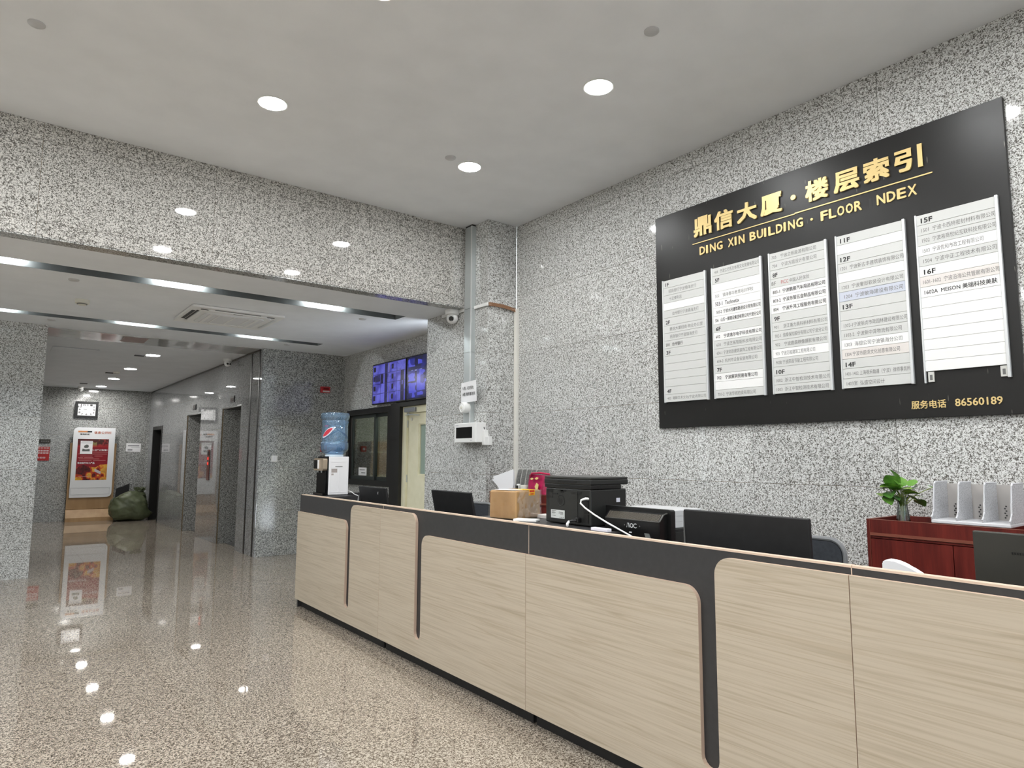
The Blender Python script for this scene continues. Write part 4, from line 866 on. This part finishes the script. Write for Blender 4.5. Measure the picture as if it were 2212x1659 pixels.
def cabinet(yl, width, lb, shelf=False):
    t = thing('tray_cabinet', lb, 'cabinet', (4.0, yl, 0), FACE_L, 'mahogany cabinets along the directory wall')
    D = .42; H = 1.155; th = .018
    MB().box(0, th, 0, D, 0, H).obj('side_board', MAH, t); MB().box(width-th, width, 0, D, 0, H).obj('side_board', MAH, t)
    MB().box(th, width-th, D-.012, D, .02, H).obj('back_board', MAH, t)
    MB().box(th, width-th, 0, .018, 1.082, H).obj('front_rail', MAH, t)
    MB().box(th, width-th, .018, D-.012, 1.102, 1.118).obj('top_board', MAH, t)
    MB().box(th+.001, width-th-.001, -.003, .0, 1.066, 1.082).obj('edge_strip', MAHE, t)
    MB().box(th+.001, width-th-.001, .004, .02, 1.052, 1.064).obj('shadow_rail', MAH, t)
    mb = MB(); mb.box(0, width, -.001, .0, H, H+.002); mb.box(0, th, 0, D, H, H+.002); mb.box(0, width, D-.012, D, H, H+.002); mb.box(0, width, 0, th, H, H+.002); mb.box(th-.002, th, -.0012, 0, 0, H); mb.obj('edge_band', MAHE, t)
    n = max(2, round(width/.42)); dw = (width-2*th)/n
    for k in range(n):
        x0 = th+k*dw; dd = MB().box(x0+.002, x0+dw-.002, .0, .018, .06, 1.048).obj('door', MAH, t)
        xx = x0+dw-.05 if k % 2 == 0 else x0+.05
        MB().cyl((xx, -.02, .62), (xx, -.02, .74), .005, n=8).obj('handle', METAL, dd)
    MB().box(th, width-th, .03, .045, .0, .058).obj('plinth', MAH, t)
    return t
cabinet(1.838, 1.70, 'mahogany cabinet with planter-like top at the right, below the directory sign')
cabinet(5.53, 1.10, 'mahogany cabinet in the corner behind the parcel, carrying the pink bag')
def file_rack(x, y, z, w, h, nseg, M, MI, lb, depth=.26, yaw=0):
    """L-shaped dividers on a base, seen from the front; local -Y is the front"""
    t = thing('file_rack', lb, 'file holder', (x, y, z), FACE_L+yaw, 'file racks on the cabinets')
    MB().box(0, w, -.02, depth, 0, .018, .004).obj('base', MI, t)
    MB().box(.002, w-.002, depth-.006, depth, .018, h-.012).obj('back_panel', mat('rack_grey', lin(176, 172, 168), .5), t)
    for k in range(nseg+1):
        x0 = (w-.006)*k/nseg
        prof = [(-.02, .018), (-.02, .03), (.0, .045), (.015, .07), (.02, h*.55), (.045, h-.01), (.055, h), (depth, h), (depth, .018)]
        MB().prism(prof, 'x', x0, x0+.005).obj('divider', M, t)
        rp = [(x0+.0025, a, b) for a, b in prof[1:8]]
        MB().tube(rp, .0045, 6).obj('divider_rim', MI, t, smooth=True)
    mb = MB()
    for k in range(nseg):
        for j in range(6):
            xx = (w-.006)*(k+.38)/nseg; mb.box(xx-.012+.006*(j % 2), xx-.005+.006*(j % 2), depth-.008, depth-.006, .03+j*.012, .037+j*.012)
    mb.obj('slots', INK, t)
    return t
MESHW = mat('rack_mesh_white', lin(202, 203, 206), .5); N, L, p = nodes(MESHW)
tc = N.new('ShaderNodeTexCoord'); vn = N.new('ShaderNodeTexVoronoi'); vn.inputs['Scale'].default_value = 190; cr = N.new('ShaderNodeValToRGB'); cr.color_ramp.elements[0].position = .25; cr.color_ramp.elements[0].color = lin(150, 150, 152); cr.color_ramp.elements[1].position = .45; cr.color_ramp.elements[1].color = lin(206, 207, 210)
L.new(tc.outputs['Object'], vn.inputs['Vector']); L.new(vn.outputs['Distance'], cr.inputs[0]); L.new(cr.outputs[0], p.inputs['Base Color'])
file_rack(4.06, 1.515, 1.157, .36, .218, 3, MESHW, mat('rack_rim', lin(218, 219, 222), .4), 'white plastic file rack with four dividers on the right cabinet', .22)
MESHG = grain('rack_mesh_grey', lin(168, 168, 164), lin(132, 132, 130), 90, .5)
rk = file_rack(4.17, 5.34, 1.157, .30, .222, 4, MESHG, mat('rack_rim_grey', lin(190, 190, 186), .4), 'grey plastic file rack on the corner cabinet beside the papers', .20)
for k, (dz, dx, lb) in enumerate(((0, 0, 'upper white paper sheet fanned out left of the grey file rack'), (-.03, -.02, 'lower white paper sheet showing behind the upper one'))):
    mb = MB(); bm = mb.bm
    P = [(5.535+.01*k-dx, 1.30+dz), (5.20, 1.382+dz*.3), (5.19, 1.23+dz), (5.22, 1.19+dz*.4), (5.43, 1.18)]
    mb.prism(P, 'x', 4.045+.012*k, 4.0462+.012*k); mb.obj('paper_sheet', PAPER, label=lb, cat='paper', group='papers in the corner rack')
# pink gift bag
t = thing('gift_bag', 'crinkled pink bag with pale yellow print on the corner cabinet', 'bag', (4.10, 4.86, 1.157), FACE_L)
PK = grain('pink_foil', lin(186, 22, 86), lin(140, 12, 58), 16, .28, bump=.4)
def bagshell(mb, w, d, h, s):
    N_ = 28; rings = []
    for j in range(9):
        q = j/8; ring = []
        for i in range(N_):
            a = 2*PI*i/N_; ca, sa = math.cos(a), math.sin(a)
            ex = .45; x = w*(abs(ca)**ex)*(1 if ca > 0 else -1); y = (d*(1-.55*q))*(abs(sa)**ex)*(1 if sa > 0 else -1)
            x *= 1+.06*noise2(a*3, q*5, s)-.05*q*0; y += .012*(noise2(a*4, q*6, s+1)-.5)
            ring.append(mb.bm.verts.new((x, y, h*q*(1+.03*(noise2(a*2, 3, s)-.5)))))
        rings.append(ring)
    for A, Bq in zip(rings, rings[1:]):
        for i in range(N_): mb.bm.faces.new((A[i], A[(i+1) % N_], Bq[(i+1) % N_], Bq[i]))
    mb.bm.faces.new(rings[0][::-1]); return mb
bagshell(MB(), .14, .06, .175, 3).obj('bag_body', PK, t, smooth=True)
for x, z, w2, h2 in ((-.04, .14, .025, .010), (.03, .145, .028, .012), (.03, .07, .028, .035)):
    MB().prism([(x-w2, z), (x-w2*.3, z-h2), (x+w2*.6, z-h2*.6), (x+w2, z+h2*.5), (x, z+h2)], 'y', -.068, -.064).obj('print', mat('pale_yellow', lin(232, 214, 140), .4), t)
MB().tube([(-.10, -.03, .165), (-.06, -.05, .19), (.05, -.03, .195), (.14, .0, .185)], .009, 8).obj('ribbon', mat('ribbon_pink', lin(196, 40, 84), .3), t, smooth=True)
t = thing('small_dispenser', 'small white jug-like cup on the corner cabinet behind the parcel', 'cup', (4.07, 5.06, 1.157))
MB().lathe([(.03, 0), (.036, .02), (.04, .07), (.038, .075)], n=20).obj('cup', OFFW, t, smooth=True); MB().box(-.03, .0, .05, .085, 0, .085, .008).obj('tape_box', WHITE, t); MB().box(-.034, -.03, .055, .08, .04, .07).obj('dark_window', BLACK, t)
# white drawer unit on a black stand
t = thing('drawer_unit', 'white three-drawer desktop unit behind the branded monitor', 'drawer unit', (3.70, 2.993, 1.02), 0)
MB().box(0, .32, 0, .45, 0, .122, .003).obj('casing', BW, t)
for k in range(3): MB().box(.005, .315, -.004, .0, .004+k*.039, .040+k*.039, .001).obj('drawer', mat('drawer_white', lin(214, 216, 218), .4), t)
MB().box(.14, .20, -.006, -.004, .058, .062).obj('drawer_pull', INKG, t)
t = thing('black_stand', 'black low cupboard carrying the white drawer unit', 'cupboard', (3.66, 2.96, 0))
MB().box(0, .42, 0, .55, 0, 1.019, .004).obj('body', MBLACK, t); MB().box(.01, .205, -.012, .0, .05, 1.0, .002).obj('door', BLACK, t); MB().box(.215, .41, -.012, .0, .05, 1.0, .002).obj('door', BLACK, t)
# tissue on the worktop
t = thing('tissue_box', 'white tissue standing up behind the desk edge in front of the mahogany cabinet', 'tissue box', (2.84, 1.25, .756), FACE_L)
MB().box(-.06, .14, -.04, .08, 0, .27, .006).obj('box', MBLACK, t)
mb = MB(); N_ = 14; A = []; Bq = []
prof = [(0, .06), (.02, .094), (.05, .098), (.09, .088), (.13, .066), (.15, .052)]
for (x, z) in prof:
    A.append((x, z+.27))
mb.prism([(0.0, .27), (.005, .30), (.0, .335), (.018, .348), (.05, .347), (.08, .338), (.11, .322), (.135, .308), (.15, .302), (.12, .27)], 'y', -.01, .03)
bmesh.ops.bevel(mb.bm, geom=mb.bm.edges[:], offset=.004, segments=2, affect='EDGES'); mb.obj('tissue', PAPER, t, smooth=True)

# ------------------------------------------------------------------ pothos in a glass vase
VG = glass_mat('vase_glass', (.90, .94, .92, 1), .14, .02)
vs = thing('pothos_vase', 'green pothos cuttings in a clear glass vase on the right cabinet', 'plant', (4.15, 1.70, 1.1185))
MB().lathe([(.034, 0), (.037, .004), (.036, .03), (.031, .07), (.026, .11), (.027, .14), (.033, .165), (.031, .165), (.025, .14), (.024, .11), (.029, .07), (.034, .03), (.033, .008), (0, .008)], n=28).obj('vase', VG, vs, smooth=True)
MB().lathe([(.032, .009), (.033, .03), (.028, .068), (.025, .085), (0, .085)], n=24).obj('water', glass_mat('vase_water', (.80, .86, .78, 1), .04, .02), vs, smooth=True)
STEM = mat('stem', lin(126, 146, 66), .5)
LEAFM = [grain('leaf_green', lin(84, 138, 50), lin(118, 166, 70), 18, .38), grain('leaf_dark', lin(60, 108, 44), lin(86, 132, 56), 18, .38), grain('leaf_yellow', lin(140, 168, 76), lin(108, 148, 62), 14, .38)]
def leaf(parent, c, yaw, pitch, roll, s, M):
    mb = MB(); W = [(0, .16), (.12, .36), (.30, .47), (.50, .44), (.70, .30), (.86, .14), (1.0, .0)]; rows_ = []
    rows_.append([mb.bm.verts.new((x*-.0, 0, 0)) for x in (0,)])
    for (q, wd) in W:
        back = -.14 if q == 0 else 0
        rr_ = []
        for k in (-1, -.5, 0, .5, 1):
            if q == 1.0 and k != 0: continue
            rr_.append(mb.bm.verts.new((k*wd, q+(back if abs(k) == 1 else back*.4*abs(k)), -.16*q*q+.10*abs(k)*wd*2-(.02 if k == 0 else 0))))
        rows_.append(rr_)
    for A, Bq in zip(rows_[1:], rows_[2:]):
        if len(Bq) == 5:
            for k in range(4): mb.bm.faces.new((A[k], A[k+1], Bq[k+1], Bq[k]))
        else:
            for k in range(4): mb.bm.faces.new((A[k], A[k+1], Bq[0]))
    bmesh.ops.delete(mb.bm, geom=rows_[0], context='VERTS')
    mb.tf(Matrix.Translation(c) @ Matrix.Rotation(yaw, 4, 'Z') @ Matrix.Rotation(pitch, 4, 'X') @ Matrix.Rotation(roll, 4, 'Y') @ Matrix.Scale(s, 4))
    me = mb.mesh('leaf', M, True); o = link('leaf', me, parent); sm = o.modifiers.new('soft', 'SUBSURF'); sm.levels = sm.render_levels = 1; return o
# local axes: +y is picture-left, -x towards the viewer.  (dy, dz, yaw, pitch, roll, size)
spec = [(.00, .255, .4, 1.2, .3, .075, 0), (.03, .24, 1.2, .9, .6, .07, 0), (-.02, .235, -.5, .5, -.5, .08, 0), (-.055, .215, -1.3, .3, -.3, .075, 1), (.055, .20, 2.0, -.3, .3, .065, 1), (.075, .175, 2.4, -.6, .2, .06, 0),
        (-.045, .185, -2.2, -.5, .2, .07, 1), (-.085, .16, -1.9, -.4, -.2, .06, 1), (.01, .21, 2.9, .3, .2, .075, 2), (-.02, .20, -2.9, .1, -.3, .07, 2), (.04, .215, 2.4, .5, -.4, .07, 0), (-.10, .185, -1.2, .1, .5, .05, 1), (.09, .215, 1.6, .2, .2, .05, 1), (-.06, .24, -1.6, .7, 0, .055, 0), (-.165, .235, -1.5, .1, .1, .055, 1), (.02, .225, .9, .2, -.2, .075, 2), (-.01, .245, -.9, .8, .2, .07, 0), (.065, .225, 1.7, .5, .3, .06, 0), (-.03, .19, -2.5, .2, .1, .065, 2), (.045, .18, 2.6, -.2, -.2, .06, 1), (.10, .19, 1.9, -.1, .1, .05, 2)]
for (dy, dz, yw, pt, rl, s, mi) in spec:
    leaf(vs, Vector((-.03*math.cos(dy*8), dy, dz-.01)), yw, pt, rl, s*1.22, LEAFM[mi])
    MB().tube([(0, 0, .02), (-.004, dy*.12, .12), (-.012, dy*.5, .17+.2*(dz-.17)), (-.03*math.cos(dy*8), dy, dz-.01)], .0022, 6).obj('stem', STEM, vs, smooth=True)

# ------------------------------------------------------------------ lobby back wall
t = thing('wall_clock', 'square black-framed wall clock with white face on the far lobby wall', 'clock', (1.698, YEND-.002, 2.555))
frame_rect(MB(), -.228, .228, -.19, .19, .052, -.045, 0).obj('frame', BLACK, t)
MB().box(-.178, .178, -.03, -.004, -.14, .14).obj('face', PAPER, t)
for k in range(12):
    a = PI/2-2*PI*(k+1)/12; x = .155*max(-1, min(1, 1.25*math.cos(a))); z = .118*max(-1, min(1, 1.25*math.sin(a))); s = str(k+1); w_ = .016*len(s)
    x *= .9; z *= .9
    text(t, s, (x-w_, x+w_, z-.019, z+.019), -.031, INK, bold=.03, name='numeral')
for a, l, wd in ((math.radians(163), .075, .0045), (math.radians(211), .11, .004), (math.radians(25), .10, .0018)):
    MB().tube([(0, -.034, 0), (l*math.cos(a), -.034, l*math.sin(a))], wd, 6, .5).obj('hand', INK, t)
t = thing('info_stand', 'white notice stand with red fire-safety poster on a light wood base in the lobby', 'notice stand', (1.885, 18.2, 0))
LW_ = grain('stand_wood', lin(188, 154, 112), lin(174, 140, 98), 6, .5, (1, 1, .2))
MB().prism([(0, 0), (0, .085), (.17, .27), (.21, .27), (.21, 0)], 'x', -.465, .465).obj('foot', LW_, t)
MB().box(-.462, .462, .155, .185, .27, 1.78, .004).obj('back_board', LW_, t)
MB().prism(rrect(-.418, .412, .535, 2.14, .10, 8, (0, 1, 0, 1)), 'y', .10, .13).obj('front_board', mat('board_white', lin(232, 234, 236), .3), t)
MB().box(-.35, .33, .13, .155, .7, 1.7).obj('spacer', LW_, t)
ob = MB(); frame_rect(ob, -.405, .37, .60, .76, .006, .096, .10); ob.obj('leaflet_pocket', mat('pocket', lin(200, 204, 206), .3), t)
FB = [lin(90, 14, 20), lin(160, 30, 34), lin(206, 90, 30), lin(232, 190, 70), lin(40, 16, 14)]
def poster(u, v):
    n = noise2(u*9, v*12, 11); n2 = noise2(u*22, v*28, 12)
    if v < .20:
        c = mixc(lin(96, 26, 30), lin(60, 40, 34), n)
        if .44 < u < .62 and v > .03+.1*n2: c = mixc(lin(120, 128, 76), lin(150, 120, 80), n2)
        if u > .66 and n2 > .55: c = mixc(c, lin(160, 60, 60), .6)
        return mixc(c, lin(170, 34, 40), max(0, (v-.12)/.08))
    if v > .62+.09*noise2(u*5, 3, 8):
        q = noise2(u*7, v*9, 13)
        if .60 < u < .80 and abs(v-.78-.35*(u-.66)) < .035: return lin(196, 190, 196)
        if q < .42: return mixc(FB[4], FB[1], n2*.5)
        if q < .58: return mixc(FB[1], FB[2], n2)
        if q < .74: return mixc(FB[2], FB[3], n2)
        return mixc(FB[3], FB[1], n*.8)
    return mixc(lin(150, 22, 36), lin(128, 16, 30), n)
picture('poster', (-.325, .29, .93, 1.875), .098, 104, 150, poster, attr_mat('poster_print', .35), t)
for s, bx in (('2·29"', (-.03, .09, 1.60, 1.635)), ('火灾事故警示', (.10, .275, 1.60, 1.637)), ('电动自行车三产品', (-.30, .03, 1.30, 1.345))):
    text(t, s, bx, .096, PAPER, bold=.02, name='poster_lettering')
mb = MB()
for (a, b, z) in ((-.30, .27, 1.525), (-.26, -.02, 1.478), (.02, .18, 1.478), (-.30, -.2, 1.44), (-.18, .0, 1.44), (-.28, .12, 1.41), (-.28, -.03, 1.375), (0, .25, 1.375), (-.28, -.05, 1.01), (-.05, .28, 1.57)): mb.box(a, b, .0955, .0975, z, z+.007)
mb.obj('poster_lines', mat('poster_pink', lin(214, 150, 150), .6), t)
MB().box(-.27, -.03, .092, .094, 1.53, 1.83).obj('leaflet', PAPER, t)
mb = MB(); mb.prism([(-.20, 1.68), (-.17, 1.665), (-.12, 1.67), (-.105, 1.70), (-.115, 1.735), (-.15, 1.745), (-.19, 1.72)], 'y', .090, .092); mb.prism([(-.23, 1.59), (-.08, 1.59), (-.085, 1.645), (-.16, 1.63), (-.225, 1.65)], 'y', .090, .092); mb.obj('leaflet_print', mat('halftone', lin(92, 96, 94), .7), t)
mb = MB(); mb.box(-.26, -.04, .090, .092, 1.81, 1.815); mb.box(-.26, -.04, .090, .092, 1.78, 1.787); mb.obj('leaflet_lines', INKG, t)
text(t, '信息公开栏', (-.015, .33, 1.995, 2.055), .098, mat('rust_ink', lin(186, 92, 52), .5), bold=.02, name='heading')
MB().box(-.33, -.15, .096, .099, 2.025, 2.06).obj('logo_bar', mat('logo_orange', lin(206, 140, 90), .5), t); MB().box(-.15, -.06, .096, .099, 2.025, 2.06).obj('logo_bar', INK, t)
text(t, '镇海新城', (-.29, -.11, 1.965, 2.0), .098, INK, bold=.03, name='logo_lettering')
t = thing('wall_notice', 'small white paper notice on the far lobby wall right of the stand', 'notice', (2.714, YEND-.001, 1.69))
MB().prism([(-.158, -.098), (.155, -.105), (.160, .098), (-.152, .106)], 'y', -.003, 0).obj('sheet', PAPER, t)
mb = MB(); mb.box(-.12, .12, -.0036, -.003, .03, .055); mb.box(-.05, .13, -.0036, -.003, .0, .006); mb.box(-.12, -.02, -.0036, -.003, -.075, -.04); mb.obj('print', mat('faint', lin(150, 150, 156), .6), t)
t = thing('red_wall_sign', 'red sign with white print on the far wall beside the left pillar', 'sign', (.93, YEND-.001, 1.53))
MB().box(-.13, .115, -.012, 0, -.155, .155).obj('plate', mat('sign_red', lin(178, 34, 34), .4), t)
mb = MB()
for z, h_, nn in ((.12, .014, 4), (.05, .034, 4), (.0, .034, 4), (-.105, .03, 3)):
    for k in range(nn):
        x = -.11+k*.055; frame_rect(mb, x, x+.042, z, z+h_, .006, -.014, -.012)
        mb.box(x+.018, x+.024, -.014, -.012, z, z+h_)
mb.obj('print', PAPER, t)
t = thing('dark_plate', 'small dark name plate above the red sign on the far lobby wall', 'sign', (.95, YEND-.001, 1.81))
MB().box(-.12, .10, -.014, 0, -.048, .045, .002).obj('plate', mat('plate_dark', lin(52, 48, 42), .3), t)
mb = MB()
for k in range(4): mb.box(-.075+k*.04, -.05+k*.04, -.0155, -.014, -.015, .012)
mb.obj('print', INKG, t)
# black side door in the lift wall
db = link('door_2', None, None, (3.19-(17.49-10.42)*.0193, 17.49, 0), FACE_L+ang, kind='structure')
fb = MB(); fb.box(-.49, -.43, -.012, .34, 0, 2.18); fb.box(.43, .49, -.012, .34, 0, 2.18); fb.box(-.43, .43, -.012, .34, 2.10, 2.18); fb.obj('door_frame', DKFR, db)
MB().box(-.428, .428, .20, .24, .006, 2.09).obj('door_leaf', MBLACK, db)
MB().box(.34, .37, .17, .20, .95, 1.10, .004).obj('door_handle', METAL, db)
# woven sack
SACK = grain('woven_olive', lin(104, 112, 84), lin(78, 86, 62), 5, .42, bump=.6)
t = thing('woven_sack', 'bulging olive green woven sack tied at the top beside the black side door', 'sack', (2.61, 17.84, 0))
mb = MB(); bmesh.ops.create_icosphere(mb.bm, subdivisions=5, radius=1)
for v in mb.bm.verts:
    d = v.co.normalized(); x, y, z = d
    q = (abs(x)**3+abs(y)**3+abs(z)**3)**(-1/3); x2, y2, z2 = x*q, y*q, z*q      # squarish pillow
    f = 1+.16*(noise2(x*2.4+5, z*2.4+y*2, 21)-.5)+.09*(noise2(x*6+z*4, z*5+y*5, 22)-.5)+.05*(noise2(x*14+y*9, z*12, 23)-.5)
    w_ = .385*(1-.13*max(0, z2)**2+.08*max(0, -z2))*f
    p_ = Vector((x2*w_, y2*w_*.66, max(.003, .34+.335*z2*f)))
    if x2 > .5 and z2 < -.3: p_.x += .09*(x2-.5)*2; p_.z *= .8
    if z2 > .6 and x2 < 0: p_.z += .10*x2
    v.co = p_
mb.obj('body', SACK, t, smooth=True)
mb = MB(); N_ = 24; rg = []
for j, (r, z) in enumerate(((.14, .58), (.085, .665), (.08, .68), (.095, .71), (.115, .745))):
    rg.append([mb.bm.verts.new((.20+r*math.cos(2*PI*i/N_)*(1+.3*math.sin(i*2.6)*(j > 2)), r*.7*math.sin(2*PI*i/N_), z+(.03*math.sin(i*1.9) if j > 2 else 0))) for i in range(N_)])
for A, Bq in zip(rg, rg[1:]):
    for i in range(N_): mb.bm.faces.new((A[i], A[(i+1) % N_], Bq[(i+1) % N_], Bq[i]))
mb.obj('neck', SACK, t, smooth=True)
MB().lathe([(.084, .660), (.091, .672), (.084, .684)], c=(.20, 0, 0), n=20, cap=False).obj('tie', mat('tie', lin(60, 64, 48), .6), t)
t = MB().prism([(-.26, .45), (.02, .52), (.03, .84), (-.08, .78), (-.24, .72)], 'y', 0, .02).obj('black_board', MBLACK, None, loc=(2.64, 18.35, 0))
tag(t, 'black flat board corner sticking up behind the olive sack', 'board')
MB().box(2.36, 2.72, 18.30, 18.40, .001, .45).obj('board_stack', MBLACK, label='dark low block leaning on the wall behind the sack', cat='block')
